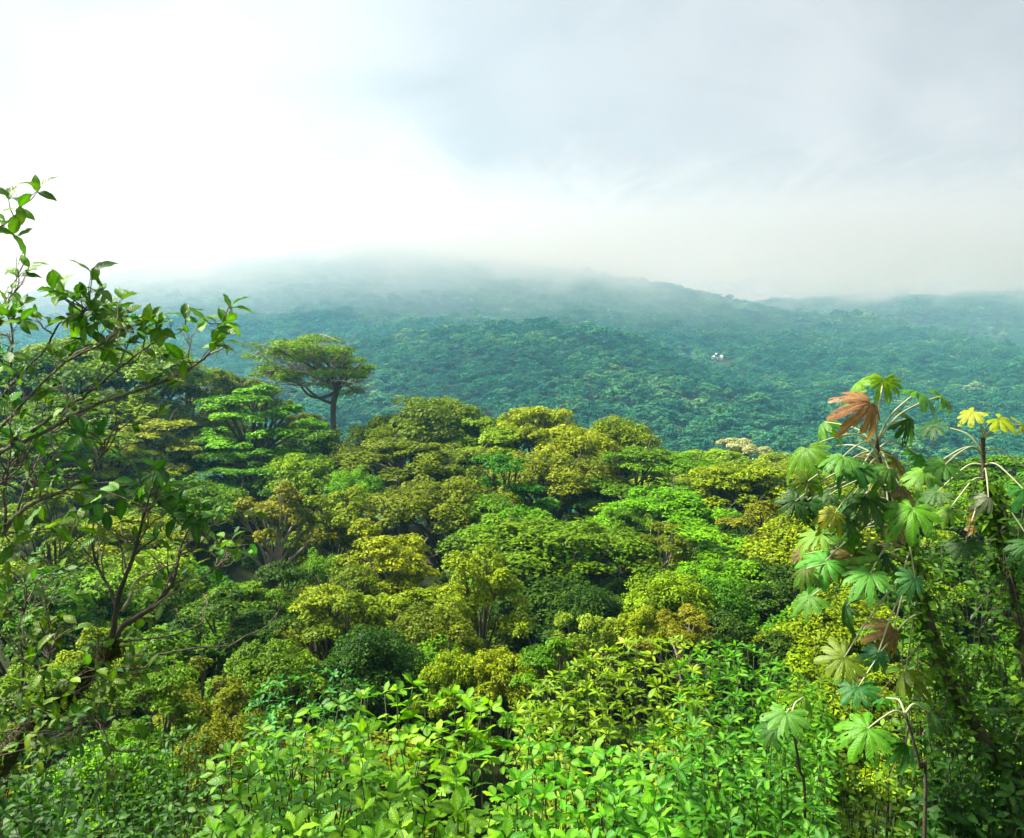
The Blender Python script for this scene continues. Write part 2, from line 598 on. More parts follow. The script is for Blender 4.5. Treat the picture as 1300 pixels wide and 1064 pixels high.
COLS = {
    'Y': (0.205, 0.270, 0.002), 'YG': (0.165, 0.250, 0.002), 'G': (0.088, 0.190, 0.002), 'B': (0.115, 0.275, 0.002),
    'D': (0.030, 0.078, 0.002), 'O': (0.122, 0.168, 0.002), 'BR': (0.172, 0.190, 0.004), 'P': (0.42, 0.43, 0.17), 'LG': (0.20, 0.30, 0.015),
    'GY': (0.120, 0.125, 0.030), 'E': (0.060, 0.190, 0.003),
}

TREES = []
rnd = random.Random(77)


def tree(u, vt, w, h, d, style, col, label, name='forest_tree', pale=False, pick=None, dz=1.0, cat='tree', group='trees on the near forested ridge'):
    top = P(u, vt, d)
    wid = w * d / F * 0.5 * (1.34 if name == 'forest_tree' else 1.1)
    hh = h * d / F * 1.25
    x, y = top.x, top.y
    g0 = gz(x, y)
    if not pale:
        hh = max(hh, 0.62 * (top.z - g0))
    zc = top.z - hh
    if zc < g0 + 0.35 * hh:
        zc = g0 + 0.35 * min(hh, top.z - g0)
        hh = top.z - zc
    rz = rnd.uniform(0, 6.28)
    e = empty(name, (x, y, g0), rz)
    ps = PROTO[style]
    cr, br, brp = ps[(pick if pick is not None else rnd.randrange(len(ps))) % len(ps)]
    c = COLS[col]
    j = [rnd.uniform(0.88, 1.08) for _ in range(3)]
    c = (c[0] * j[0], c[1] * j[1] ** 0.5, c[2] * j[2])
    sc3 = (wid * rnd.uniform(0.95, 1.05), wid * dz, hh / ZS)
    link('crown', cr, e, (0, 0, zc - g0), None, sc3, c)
    link('branchwork', brp if pale else br, e, (0, 0, zc - g0), None, sc3)
    tr = max(0.07, wid * 0.055)
    link('trunk', TRUNK_P if pale else TRUNK, e, (0, 0, -0.15), None, (tr, tr, zc - g0 + 0.15 + hh * 0.06))
    tag(e, label, cat, group)
    TREES.append((x, y, wid))
    return e

# ------------------------------------------------------------------ the forest on the near ridge
# crown: pixel of its top, width, height, distance, habit, colour
FOREST = [
    # skyline
    (28, 442, 140, 120, 80, 'dome', 'G', 'green round-crowned tree at the outer end of the ridge behind the mossy branches'),
    (108, 418, 130, 105, 84, 'dome', 'YG', 'flat-topped green skyline tree behind the leafy twig cluster of the mossy tree'),
    (172, 426, 130, 105, 82, 'dome', 'YG', 'yellowish skyline tree between the flat-topped green tree and the bare twiggy tree'),
    (232, 456, 120, 125, 86, 'loose', 'O', 'thin olive tree with bare pale twigs, beside the tall umbrella tree', 'pale'),
    (288, 448, 100, 110, 96, 'loose', 'O', 'sparse olive tree just behind the tall umbrella tree', 'pale'),
    (335, 468, 90, 90, 93, 'loose', 'YG', 'yellow-green open tree touching the umbrella crown'),
    (468, 540, 70, 75, 94, 'loose', 'GY', 'dull grey-green sparse tree at the foot of the tall umbrella tree trunk'),
    (500, 514, 84, 84, 84, 'dome', 'Y', 'yellow-topped skyline tree beside the pointed olive crown past the umbrella tree'),
    (548, 494, 112, 105, 85, 'dome', 'O', 'pointed olive crown, tallest of the skyline past the umbrella tree'),
    (598, 524, 90, 90, 84, 'umbrella', 'G', 'green skyline tree in the dip beside the pointed olive crown'),
    (636, 517, 120, 105, 82, 'umbrella', 'YG', 'lime-green flat crown on the skyline between the dip and the gold crown'),
    (690, 509, 116, 100, 80, 'umbrella', 'Y', 'gold-tinged wide crown on the skyline before the dark knoll'),
    (742, 536, 116, 110, 76, 'dome', 'Y', 'golden tree on the skyline below the forested knoll, beside the last tall dome'),
    (786, 524, 108, 115, 82, 'dome', 'YG', 'last tall yellow-green dome where the skyline drops away'),
    (850, 563, 110, 85, 80, 'dome', 'B', 'fresh green rounded tree where the skyline drops below the tall dome'),
    (902, 566, 104, 80, 84, 'umbrella', 'LG', 'pale lime flat crown beside the cream-flowered tree'),
    (946, 544, 64, 56, 88, 'loose', 'P', 'cream-flowered small tree standing out of the green skyline', 'pale'),
    (990, 572, 110, 90, 80, 'dome', 'LG', 'pale green rounded tree between the cream-flowered tree and the big-leaved tree'),
    (1052, 575, 120, 105, 78, 'dome', 'G', 'green tree seen behind the outstretched leaves of the red-leaved cecropia'),
    (1130, 582, 120, 100, 76, 'layered', 'G', 'green tree between the two cecropia stems, on the far ridge edge'),
    (1205, 578, 120, 100, 80, 'dome', 'D', 'dark green tree behind the yellow-leaved cecropia stem'),
    (1285, 570, 130, 110, 78, 'umbrella', 'G', 'flat green tree beyond the yellow-leaved cecropia'),
    # second row
    (318, 489, 140, 95, 76, 'layered', 'B', 'vivid green tiered tree directly in front of the umbrella tree'),
    (326, 565, 120, 70, 70, 'layered', 'E', 'emerald tiered tree right below the vivid green tiered tree'),
    (196, 540, 130, 90, 70, 'layered', 'Y', 'yellow-olive tiered tree beside the vivid green tiered tree'),
    (128, 552, 120, 95, 66, 'layered', 'YG', 'yellow-green tiered tree seen through the long bare branch of the mossy tree'),
    (45, 545, 150, 140, 62, 'dome', 'G', 'green dome seen through the upright twigs of the mossy tree'),
    (376, 570, 105, 100, 68, 'dome', 'YG', 'yellow-green dome in front of the umbrella tree trunk'),
    (446, 585, 64, 56, 66, 'dome', 'B', 'small bright green dome below the umbrella tree'),
    (512, 545, 160, 115, 73, 'umbrella', 'O', 'broad dark olive crown below the pointed olive crown'),
    (596, 563, 130, 95, 74, 'umbrella', 'O', 'dark olive crown over a deep shadowed hollow'),
    (698, 560, 130, 120, 70, 'dome', 'BR', 'bronze tree below the gold-tinged skyline crown'),
    (752, 585, 90, 100, 69, 'loose', 'O', 'shaggy olive tree hung with climbers below the golden skyline tree'),
    (806, 577, 130, 95, 68, 'layered', 'G', 'mid-green tiered tree below the last tall dome'),
    (872, 596, 130, 85, 72, 'dome', 'LG', 'light green dome below the fresh green skyline tree'),
    (942, 582, 140, 115, 67, 'dome', 'YG', 'large yellow-green dome below the cream-flowered tree'),
    (1018, 612, 130, 110, 64, 'layered', 'Y', 'yellow tiered tree behind the reaching cecropia leaves'),
    (1105, 625, 140, 110, 62, 'dome', 'YG', 'yellow-green dome behind the red-leaved cecropia stem'),
    (1190, 620, 130, 110, 60, 'loose', 'YG', 'loose yellow-green tree between the cecropia stems'),
    (1275, 615, 140, 120, 60, 'dome', 'G', 'green dome behind the lower part of the yellow-leaved cecropia'),
    (60, 492, 150, 110, 75, 'dome', 'G', 'green dome under the flat-topped skyline tree at the ridge end'),
    (140, 490, 140, 100, 77, 'dome', 'YG', 'yellow-green dome under the yellowish skyline tree'),
    (238, 520, 120, 95, 80, 'dome', 'O', 'olive dome below the thin twiggy olive tree'),
    (285, 528, 90, 80, 84, 'umbrella', 'YG', 'yellow-green crown between the olive dome and the vivid green tiered tree'),
    (398, 538, 90, 80, 83, 'dome', 'G', 'green dome hiding the foot of the umbrella tree'),
    (452, 556, 80, 70, 82, 'dome', 'O', 'olive dome at the other side of the umbrella tree trunk'),
    (380, 520, 70, 60, 92, 'umbrella', 'O', 'olive flat crown just behind the umbrella tree trunk'),
    # third row
    (346, 616, 130, 130, 54, 'loose', 'BR', 'brown-gold thin-leaved tree with bare twigs at its top', 'pale'),
    (425, 622, 116, 110, 57, 'dome', 'YG', 'yellow-green tree between the brown-gold tree and the olive tree'),
    (562, 595, 140, 125, 58, 'dome', 'O', 'olive-brown tree in front of the shadowed hollow'),
    (640, 600, 110, 70, 62, 'layered', 'E', 'dark emerald tiered tree in the hollow'),
    (618, 640, 110, 75, 55, 'dome', 'G', 'green dome beside the largest green dome tree'),
    (692, 642, 210, 160, 47, 'dome', 'G', 'largest broad green dome tree in the middle of the forest', '', 0),
    (655, 645, 120, 80, 50, 'dome', 'B', 'bright green crown overlapping the largest green dome'),
    (792, 640, 80, 80, 57, 'umbrella', 'G', 'small dark flat-topped tree beside the wide arching green crown'),
    (852, 622, 150, 80, 59, 'umbrella', 'B', 'wide arching bright green crown below the yellow-green dome'),
    (868, 662, 160, 105, 51, 'layered', 'B', 'bright green tiered tree below the wide arching crown'),
    (965, 645, 150, 120, 53, 'loose', 'BR', 'gold-brown loose tree beside the bright green tiered tree'),
    (838, 674, 62, 70, 47, 'layered', 'O', 'slim little tree with a straight pale trunk', 'pale'),
    (1045, 655, 150, 140, 48, 'dome', 'Y', 'yellow dome behind the lower cecropia leaves'),
    (1140, 690, 150, 130, 42, 'dome', 'YG', 'yellow-green dome behind the bare whitish leaf stalks of the cecropia'),
    (1240, 680, 160, 140, 42, 'dome', 'D', 'dark dome behind the shrubs at the cecropia foot'),
    (245, 605, 130, 125, 55, 'dome', 'G', 'green dome next to the brown-gold tree'),
    (160, 640, 140, 120, 50, 'dome', 'Y', 'yellow dome seen through the dark forked branches of the mossy tree'),
    (65, 635, 160, 140, 44, 'layered', 'YG', 'yellow-green tiered tree behind the mossy tree'),
    # fourth row
    (478, 655, 150, 130, 43, 'loose', 'Y', 'yellow open tree with a pale forked trunk', 'pale', 1),
    (610, 693, 106, 135, 35, 'upright', 'Y', 'upright yellow tree in front of the largest green dome', '', 0),
    (415, 690, 100, 90, 42, 'dome', 'G', 'green dome beside the open tree with the forked trunk'),
    (505, 735, 130, 100, 36, 'loose', 'YG', 'loose lime tree below the open tree with the forked trunk'),
    (408, 765, 140, 105, 31, 'layered', 'Y', 'golden tiered tree behind the big-leaved shrubs'),
    (548, 775, 130, 105, 31, 'dome', 'O', 'olive dome at the foot of the upright yellow tree'),
    (855, 735, 120, 105, 38, 'dome', 'YG', 'smooth yellow-green dome above the glossy bushes'),
    (905, 705, 150, 100, 43, 'dome', 'B', 'bright green dome beside the smooth yellow-green dome'),
    (752, 765, 100, 115, 34, 'upright', 'LG', 'pale drooping tree below the largest green dome', '', 1),
    (812, 765, 84, 90, 34, 'loose', 'Y', 'small yellow tree beside the pale drooping tree'),
    (868, 778, 100, 75, 32, 'loose', 'BR', 'small bronze tree with a pale stem above the glossy bushes', 'pale'),
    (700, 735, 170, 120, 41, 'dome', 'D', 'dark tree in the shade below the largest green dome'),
    (300, 735, 150, 130, 35, 'loose', 'O', 'olive open tree below the brown-gold tree'),
    (350, 750, 110, 90, 33, 'layered', 'G', 'green tiered tree below the brown-gold tree'),
    (195, 700, 150, 130, 38, 'dome', 'YG', 'lime dome behind the forked branches of the mossy tree'),
    (95, 735, 160, 130, 32, 'dome', 'G', 'green dome behind the upper trunk of the mossy tree'),
    (15, 730, 150, 150, 30, 'dome', 'E', 'emerald dome behind the outer twigs of the mossy tree'),
    (225, 785, 150, 130, 28, 'dome', 'G', 'green dome past the mossy trunk, behind its bleached twig'),
    (130, 815, 150, 130, 25, 'loose', 'YG', 'loose yellow-green tree behind the mossy trunk'),
    (40, 840, 160, 140, 22, 'dome', 'G', 'green dome behind the thick mossy trunk'),
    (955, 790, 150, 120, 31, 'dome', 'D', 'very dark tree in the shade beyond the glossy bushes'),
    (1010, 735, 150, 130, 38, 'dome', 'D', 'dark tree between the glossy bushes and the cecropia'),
    (1075, 760, 150, 140, 32, 'dome', 'YG', 'yellow-green dome behind the hanging cecropia leaves'),
    (1190, 770, 170, 150, 28, 'loose', 'G', 'loose green tree behind the leaning cecropia trunk'),
    (582, 818, 90, 75, 26, 'dome', 'Y', 'low bright yellow dome just behind the big-leaved shrubs'),
    (640, 822, 90, 75, 26, 'dome', 'Y', 'low yellow dome between the big-leaved shrubs and the glossy bushes'),
    (705, 815, 110, 85, 25, 'layered', 'G', 'low green tiered tree just behind the glossy bushes'),
    (470, 800, 120, 90, 27, 'dome', 'D', 'low dark tree behind the big-leaved shrubs'),
    (345, 815, 120, 100, 25, 'dome', 'G', 'low green dome behind the fine-leaved bush'),
    (265, 850, 120, 110, 20, 'loose', 'O', 'low olive tree between the mossy trunk and the big-leaved shrubs'),
    (205, 885, 150, 120, 16, 'layered', 'G', 'low green tiered tree under the mossy trunk'),
    (290, 900, 110, 110, 14, 'dome', 'O', 'low olive dome beside the big-leaved shrubs'),
    (120, 930, 150, 130, 12, 'dome', 'B', 'low bright green dome under the mossy trunk'),
    (1060, 830, 170, 150, 19, 'dome', 'YG', 'yellow-green small-leaved tree behind the bright palmate sapling'),
    (1150, 850, 150, 150, 18, 'loose', 'O', 'olive small-leaved tree behind the cecropia sapling stem'),
]
hb = random.Random(15)
for f in FOREST:
    u, vt, w, h, d, style, col, lab = f[:8]
    pale = len(f) > 8 and f[8] == 'pale'
    pk = f[9] if len(f) > 9 else None
    if d < 66 and pk is None:
        vt -= hb.uniform(0, 20)
        h += 14
        if style == 'dome' and ' dome' not in lab and hb.random() < 0.6:
            style = 'upright'
        w *= hb.uniform(0.88, 1.12)
    tree(u, vt, w, h, d, style, col, lab, pale=pale, pick=pk)

import re
heads = [re.split(r' (?:behind|beside|below|between|in|at|where|on|over|past|seen|directly|just|right|overlapping|next|above|under|before|through|hung|beyond|standing|from|towards|out)\b|,', f[7])[0] for f in FOREST]
SHORT = [(t[0], t[1], h_) for t, h_ in zip(TREES, heads) if heads.count(h_) == 1]
# understorey: low crowns filling the hollows between the trees
ug = random.Random(4)
n_un = 0
for _ in range(4000):
    d = ug.uniform(17, 92) if n_un >= 34 else ug.uniform(88, 112)
    u = ug.uniform(-60, 1360)
    x = (u - 650) / F * d
    if n_un >= 110:
        break
    if min(((x - t[0]) ** 2 + (d - t[1]) ** 2) ** 0.5 - t[2] * 0.5 for t in TREES) < 0.1:
        continue
    g0 = gz(x, d)
    hgt = ug.uniform(5.5, 8.0) if d > 28 else ug.uniform(3.0, 4.4)
    vt = 460 - (g0 + hgt) / d * F
    col = ug.choice(['D', 'D', 'G', 'E', 'O'])
    words = {'D': 'dark green', 'G': 'mid-green', 'E': 'emerald', 'O': 'olive'}[col]
    wpx = ug.uniform(3.6, 5.6) / d * F
    who = min(SHORT, key=lambda q: (q[0] - x) ** 2 + (q[1] - d) ** 2)[2]
    tree(u, vt, wpx, hgt * 0.62 / d * F, d, ug.choice(['dome', 'layered', 'loose']), col,
         f'low {words} understorey tree beside the {who}', name='understorey_tree', group='understorey trees between the crowns')
    n_un += 1

# the umbrella tree, built limb by limb
def umbrella_tree():
    d = 88
    base = P(425, 600, d)
    bx, by = base.x, d
    g0 = gz(bx, by)
    e = empty('umbrella_tree', (bx, by, g0))
    O = Vector((bx, by, g0))

    def L(u, v, dd=0.0):
        p = P(u, v, d + dd) - O
        return np.array(p)
    rg = np.random.RandomState(9)
    path, rad = catmull([(0, 0, -0.2), L(424, 560), L(423, 530), L(424, 508), L(428, 495)], [0.48, 0.34, 0.28, 0.30, 0.34], 4)
    link('trunk', tubes_mesh('trunk', [(path, rad)], M_BARK_MID, 10, 0.05, rg), e)
    ends = [((426, 498), (408, 505), (390, 500), (372, 478), (345, 462), -1.5), ((424, 512), (410, 508), (395, 498), (385, 488), (360, 472), 2),
            ((428, 497), (440, 480), (452, 468), (456, 463), (458, 464), 1), ((428, 497), (436, 470), (440, 450), (438, 450), (434, 448), -2),
            ((428, 497), (424, 475), (410, 455), (395, 440), (380, 428), 2.5), ((428, 497), (418, 480), (395, 465), (365, 450), (335, 440), -3),
            ((428, 497), (415, 470), (385, 452), (355, 446), (338, 458), 3)]
    for a, b, c, dd_, f, dep in ends:
        pts = [L(*a), L(*b, dep * 0.3), L(*c, dep * 0.6), L(*dd_, dep * 0.9), L(*f, dep)]
        path, rad = catmull(pts, [0.21, 0.17, 0.13, 0.09, 0.04], 4)
        link('limb', tubes_mesh('limb', [(path, rad)], M_BARK_MID, 6, 0.05, rg), e)
    masses = []
    for k in range(58):
        t = (k + 0.5) / 58
        a = k * 2.39996
        u = 393 + math.sqrt(t) * 70 * math.cos(a)
        dep = math.sqrt(t) * 5.2 * math.sin(a)
        q = (u - 393) / 74
        top = 427 + 38 * max(0, q) ** 2 + 16 * max(0, -q) ** 1.5
        v = top + (rg.uniform(0, 22) if k % 2 else rg.uniform(18, 58)) + 6 * abs(q)
        masses.append((u, v, dep, rg.uniform(1.0, 1.8)))
    fine = []
    for u, v, dep, s in masses:
        for q in range(5):
            b0 = L(428 + (u - 428) * 0.55, 497 + (v - 497) * 0.45, dep * 0.5) if q < 2 else L(u, v, dep) + rg.normal(0, 0.3, 3)
            b1 = L(u, v, dep) + rg.normal(0, 1, 3) * np.array([s, s, s * 0.5])
            pa, ra = catmull([b0, (b0 + b1) / 2 + rg.normal(0, 0.25, 3), b1], [0.06, 0.045, 0.018], 3)
            fine.append((pa, ra))
    tw = link('twig', tubes_mesh('twig', fine, M_BARK_PALE, 4), e)
    tw['kind'] = 'stuff'
    masses += [(340, 468, 0, 1.2), (352, 478, 1, 1.2), (368, 484, -1, 1.1), (330, 478, 1, 1.0), (452, 462, 0, 1.4), (460, 475, 1, 1.1), (440, 478, -2, 1.2), (468, 470, 0, 0.8), (318, 455, -1, 0.9), (322, 440, 0, 0.8)]
    C, Nn, va = [], [], []
    for u, v, dep, s in masses:
        c0 = L(u, v, dep)
        lv = rg.uniform(-0.15, 0.15)
        for c in ball_points(7, rg, -0.2):
            k = 70 if u > 350 else 34
            p = ball_points(k, rg, -0.25) * rg.uniform(0.7, 1.05, (k, 1))
            C.append(c0 + c * np.array([s, s, s * 0.42]) * 0.75 + p * s * np.array([0.5, 0.5, 0.28]))
            Nn.append(nrm(p * 0.5 + np.array([0, 0, 0.7]) + rg.normal(0, 0.35, (k, 3))))
            va.append(np.clip(0.5 + lv + rg.normal(0, 0.18, k), 0, 1))
    V, Fq, v_ = leaf_cloud(np.vstack(C), np.vstack(Nn), 0.27, rg, 0.42, np.concatenate(va))
    link('crown', np_mesh('crown', V, Fq, M_CROWN, {'var': v_}), e, color=(0.135, 0.250, 0.004))
    tag(e, 'tall umbrella-shaped tree with a bare dark trunk and spreading limbs on the skyline', 'tree')


umbrella_tree()

# ------------------------------------------------------------------ far forest
FAR = []
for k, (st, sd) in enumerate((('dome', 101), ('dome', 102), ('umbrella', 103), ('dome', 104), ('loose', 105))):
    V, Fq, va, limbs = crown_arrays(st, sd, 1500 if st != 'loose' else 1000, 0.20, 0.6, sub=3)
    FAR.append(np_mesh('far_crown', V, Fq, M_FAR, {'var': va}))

HOUSE_PT = None
for yy in np.arange(500, 1400, 4):
    p = P(909, 452, yy)
    if p.z <= gz(p.x, yy) + 5.0:
        HOUSE_PT = (p.x, yy, gz(p.x, yy))
        break
fr = np.random.RandomState(21)
pts = []
for y0, y1, sp in ((215, 420, 6.2), (420, 760, 6.6), (760, 1400, 8.2), (1400, 1900, 9.5)):
    gy, gx = np.meshgrid(np.arange(y0, y1, sp), np.arange(-2200, 2200, sp), indexing='ij')
    x = gx.ravel() + fr.uniform(-0.45, 0.45, gx.size) * sp
    y = gy.ravel() + fr.uniform(-0.45, 0.45, gx.size) * sp
    k = np.abs(x) < y * 0.72 + 25
    x, y = x[k], y[k]
    z = height(x, y)
    # skip slopes turned away behind the crests (never in view from near the viewpoint)
    slope = (height(x, y + 6) - z) / 6
    vis = slope > (z / y) - 0.10
    x, y, z = x[vis], y[vis], z[vis]
    s = sp * fr.uniform(0.62, 1.05, len(x)) * 0.78
    big = fr.uniform(0, 1, len(x)) > 0.93
    s = np.where(big, s * 1.5, s) * (0.85 + 0.35 * fr.uniform(0, 1, len(x)) ** 2)
    pts.append(np.stack([x, y, z, s], 1))
pts = np.vstack(pts)
# line of sight over the near ridge and over hills in front, with a margin for a step to the side
elev = (pts[:, 2] + 14) / pts[:, 1]
keep = np.ones(len(pts), bool)
for q in (0.2, 0.35, 0.5, 0.65, 0.8, 0.9):
    hx = height(pts[:, 0] * q, pts[:, 1] * q)
    keep &= (hx / (pts[:, 1] * q)) < elev + 0.02
pts = pts[keep]
if HOUSE_PT:
    hx, hy, hz = HOUSE_PT
    dx, dy = pts[:, 0] - hx, pts[:, 1] - hy
    pts = pts[~((np.abs(dx) < 9) & (dy > -70) & (dy < 9))]
hgt = pts[:, 3] * fr.uniform(1.0, 1.7, len(pts))
rise = fr.uniform(1.5, 5.0, len(pts))
kind = fr.randint(0, 5, len(pts))
rot = fr.uniform(0, 6.28, len(pts))
# the nearest, largest ones are trees of their own
el = pts[:, 2] + 8 > -0.105 * pts[:, 1]
inview = (np.abs(pts[:, 0]) < pts[:, 1] * 0.60) & el
score = np.where(inview, pts[:, 3] / pts[:, 1], 0)
own = np.argsort(-score)[:64]
is_own = np.zeros(len(pts), bool)
is_own[own] = True
FAR_WORDS = {0: 'round dark teal-green', 1: 'round blue-green', 2: 'flat-crowned blue-green', 3: 'full dark green', 4: 'thin-crowned grey-green'}
far_src = {}
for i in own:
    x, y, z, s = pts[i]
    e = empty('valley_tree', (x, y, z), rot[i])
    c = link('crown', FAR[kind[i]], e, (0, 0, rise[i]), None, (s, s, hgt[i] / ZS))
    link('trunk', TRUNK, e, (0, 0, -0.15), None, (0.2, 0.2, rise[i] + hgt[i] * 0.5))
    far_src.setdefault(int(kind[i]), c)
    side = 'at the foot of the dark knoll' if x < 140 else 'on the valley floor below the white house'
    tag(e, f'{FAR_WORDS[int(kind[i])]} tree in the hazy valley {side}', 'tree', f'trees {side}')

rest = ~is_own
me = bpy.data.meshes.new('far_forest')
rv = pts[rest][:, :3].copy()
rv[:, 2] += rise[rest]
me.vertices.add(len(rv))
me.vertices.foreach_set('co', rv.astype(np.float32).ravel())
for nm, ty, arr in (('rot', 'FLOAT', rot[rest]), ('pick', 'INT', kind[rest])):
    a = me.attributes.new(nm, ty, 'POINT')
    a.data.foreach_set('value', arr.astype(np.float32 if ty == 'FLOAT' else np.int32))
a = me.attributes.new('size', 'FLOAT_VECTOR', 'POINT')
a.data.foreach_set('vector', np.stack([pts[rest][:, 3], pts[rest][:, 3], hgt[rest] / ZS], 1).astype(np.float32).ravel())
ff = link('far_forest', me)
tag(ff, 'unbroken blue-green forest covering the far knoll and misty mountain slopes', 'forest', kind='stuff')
ng = bpy.data.node_groups.new('far_forest_scatter', 'GeometryNodeTree')
ng.interface.new_socket('Geometry', in_out='INPUT', socket_type='NodeSocketGeometry')
ng.interface.new_socket('Geometry', in_out='OUTPUT', socket_type='NodeSocketGeometry')
gi = ng.nodes.new('NodeGroupInput'); go = ng.nodes.new('NodeGroupOutput')
iop = ng.nodes.new('GeometryNodeInstanceOnPoints')
join = ng.nodes.new('GeometryNodeJoinGeometry')
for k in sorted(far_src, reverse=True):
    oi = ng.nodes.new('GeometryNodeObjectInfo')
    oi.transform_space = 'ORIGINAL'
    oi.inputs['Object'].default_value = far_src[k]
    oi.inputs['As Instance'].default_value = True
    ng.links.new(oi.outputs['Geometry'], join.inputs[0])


def named(nm, ty):
    n = ng.nodes.new('GeometryNodeInputNamedAttribute')
    n.data_type = ty
    n.inputs['Name'].default_value = nm
    return [o for o in n.outputs if o.enabled and o.name == 'Attribute'][0]


m2p = ng.nodes.new('GeometryNodeMeshToPoints')
ng.links.new(gi.outputs[0], m2p.inputs[0])
ng.links.new(m2p.outputs[0], iop.inputs['Points'])
ng.links.new(join.outputs[0], iop.inputs['Instance'])
iop.inputs['Pick Instance'].default_value = True
ng.links.new(named('pick', 'INT'), iop.inputs['Instance Index'])
cx = ng.nodes.new('ShaderNodeCombineXYZ')
ng.links.new(named('rot', 'FLOAT'), cx.inputs[2])
ng.links.new(cx.outputs[0], iop.inputs['Rotation'])
ng.links.new(named('size', 'FLOAT_VECTOR'), iop.inputs['Scale'])
ng.links.new(iop.outputs[0], go.inputs[0])
ff.modifiers.new('scatter', 'NODES').node_group = ng
print('far trees', len(pts))

# ------------------------------------------------------------------ the small white house on the far slope
def box_mesh(name, lo, hi, mat):
    x0, y0, z0 = lo; x1, y1, z1 = hi
    v = [(x0, y0, z0), (x1, y0, z0), (x1, y1, z0), (x0, y1, z0), (x0, y0, z1), (x1, y0, z1), (x1, y1, z1), (x0, y1, z1)]
    f = np.array([(3, 2, 1, 0), (4, 5, 6, 7), (0, 1, 5, 4), (1, 2, 6, 5), (2, 3, 7, 6), (3, 0, 4, 7)])
    return np_mesh(name, v, f, mat)


if HOUSE_PT:
    hx, hy, hz = HOUSE_PT
    e = empty('house', (hx, hy, hz), 0.35)
    e.scale = (0.85, 0.85, 0.9)
    wv = [(-4, -3, -1.5), (4, -3, -1.5), (4, 3, -1.5), (-4, 3, -1.5), (-4, -3, 5), (4, -3, 5), (4, 3, 5), (-4, 3, 5), (0, -3, 8.0), (0, 3, 8.0)]
    link('wall', np_mesh('wall', wv, [np.array([(0, 1, 5, 4), (1, 2, 6, 5), (2, 3, 7, 6), (3, 0, 4, 7)]), np.array([(4, 5, 8), (6, 7, 9)])], M_WALLW), e)
    rv_ = []
    for s in (-1, 1):
        rv_ += [(0, -3.6, 8.25), (s * 4.7, -3.6, 4.72), (s * 4.7, 3.6, 4.72), (0, 3.6, 8.25), (0, -3.6, 8.05), (s * 4.7, -3.6, 4.52), (s * 4.7, 3.6, 4.52), (0, 3.6, 8.05)]
    q = np.array([(0, 1, 2, 3), (4, 5, 6, 7), (0, 1, 5, 4), (1, 2, 6, 5), (2, 3, 7, 6)])
    link('roof', np_mesh('roof', rv_, np.vstack([q, q + 8]), M_WALLW), e)
    for wx in (-1.9, 1.7):
        link('window', box_mesh('window', (wx - 0.6, -3.06, 2.2), (wx + 0.6, -2.98, 3.8), M_DARK), e)
    link('door', box_mesh('door', (-0.5, -3.08, -1.4), (0.6, -2.98, 1.2), M_ROOF), e)
    link('annex', box_mesh('annex', (5.6, -1.5, -1.5), (8.4, 2.5, 6.4), M_WALLW), e)
    tag(e, 'tiny white house alone among trees on the far teal slope', 'house')

# ------------------------------------------------------------------ near leaves
def leaf_mesh(name, width=0.42, fold=0.16, droop=0.22, peak=0.45, tip=1.4, wave=0.0, rows=6, seed=0, mat=None):
    """one leaf, base at the origin, along +Y, length 1, upper side +Z"""
    rg = np.random.RandomState(seed)
    V, rib = [], []
    for i in range(rows + 1):
        t = i / rows
        a = t / peak if t < peak else 1 - ((t - peak) / (1 - peak)) ** tip
        w = width * 0.5 * max(0.0, math.sin(min(1, max(0, a)) * math.pi / 2)) ** 0.85
        z = -droop * t ** 2 + 0.05 * t
        for s in (-1, -0.55, 0, 0.55, 1):
            V.append((s * w, t, z + fold * abs(s) * w - 0.10 * (abs(s) ** 3) * w + wave * math.sin(t * 14 + s * 2) * abs(s) * 0.03 + rg.normal(0, 0.004)))
            rib.append(1.0 if s == 0 else 0.0)
    Fq = []
    for i in range(rows):
        for j in range(4):
            a = i * 5 + j
            Fq.append((a, a + 1, a + 6, a + 5))
    n = len(V)
    at = {'var': np.full(n, 0.5), 'rib': rib, 'vein': [i // 5 / rows * 7.0 - abs((i % 5 - 2) / 2.0) * 1.3 for i in range(n)], 'edge': [abs((i % 5 - 2) / 2.0) for i in range(n)]}
    return np_mesh(name, V, np.array(Fq), mat or M_LEAF, at, smooth=True)


def variants(name, k, **kw):
    """leaf meshes of one kind whose tone and curl differ"""
    out = []
    rg = random.Random(hash(name) % 1000 if False else len(name))
    for i in range(k):
        p = dict(kw)
        p['droop'] = kw.get('droop', 0.2) + rg.uniform(-0.2, 0.28)
        p['fold'] = kw.get('fold', 0.16) + rg.uniform(-0.06, 0.35)
        me_ = leaf_mesh('leaf', seed=i, **p)
        v = (i + 0.5) / k
        me_.attributes['var'].data.foreach_set('value', np.full(len(me_.vertices), v, np.float32))
        out.append(me_)
    return out


LV_OVATE = variants('ovate', 7, width=0.48, droop=0.18, peak=0.42, tip=1.25, wave=1.0)
LV_BROAD = variants('broadleaf', 9, width=0.50, droop=0.22, peak=0.45, tip=1.2, wave=1.2)
LV_LANCE = variants('lanceleaf', 7, width=0.32, droop=0.30, peak=0.5, tip=1.3, wave=0.8)


def frame(t, n):
    t = Vector(t).normalized()
    n = Vector(n)
    n = (n - t * n.dot(t))
    if n.length < 1e-4:
        n = t.orthogonal()
    n.normalize()
    x = t.cross(n)
    return Matrix((x, t, n)).transposed()


def put_leaf(parent, me_, pos, t, n, size, color, name='leaf'):
    o = bpy.data.objects.new(name, me_)
    COL.objects.link(o)
    o.parent = parent
    m = frame(t, n).to_4x4()
    m.translation = Vector(pos)
    o.matrix_basis = m @ Matrix.Diagonal((size, size, size, 1))
    o.color = (*color, 1)
    return o


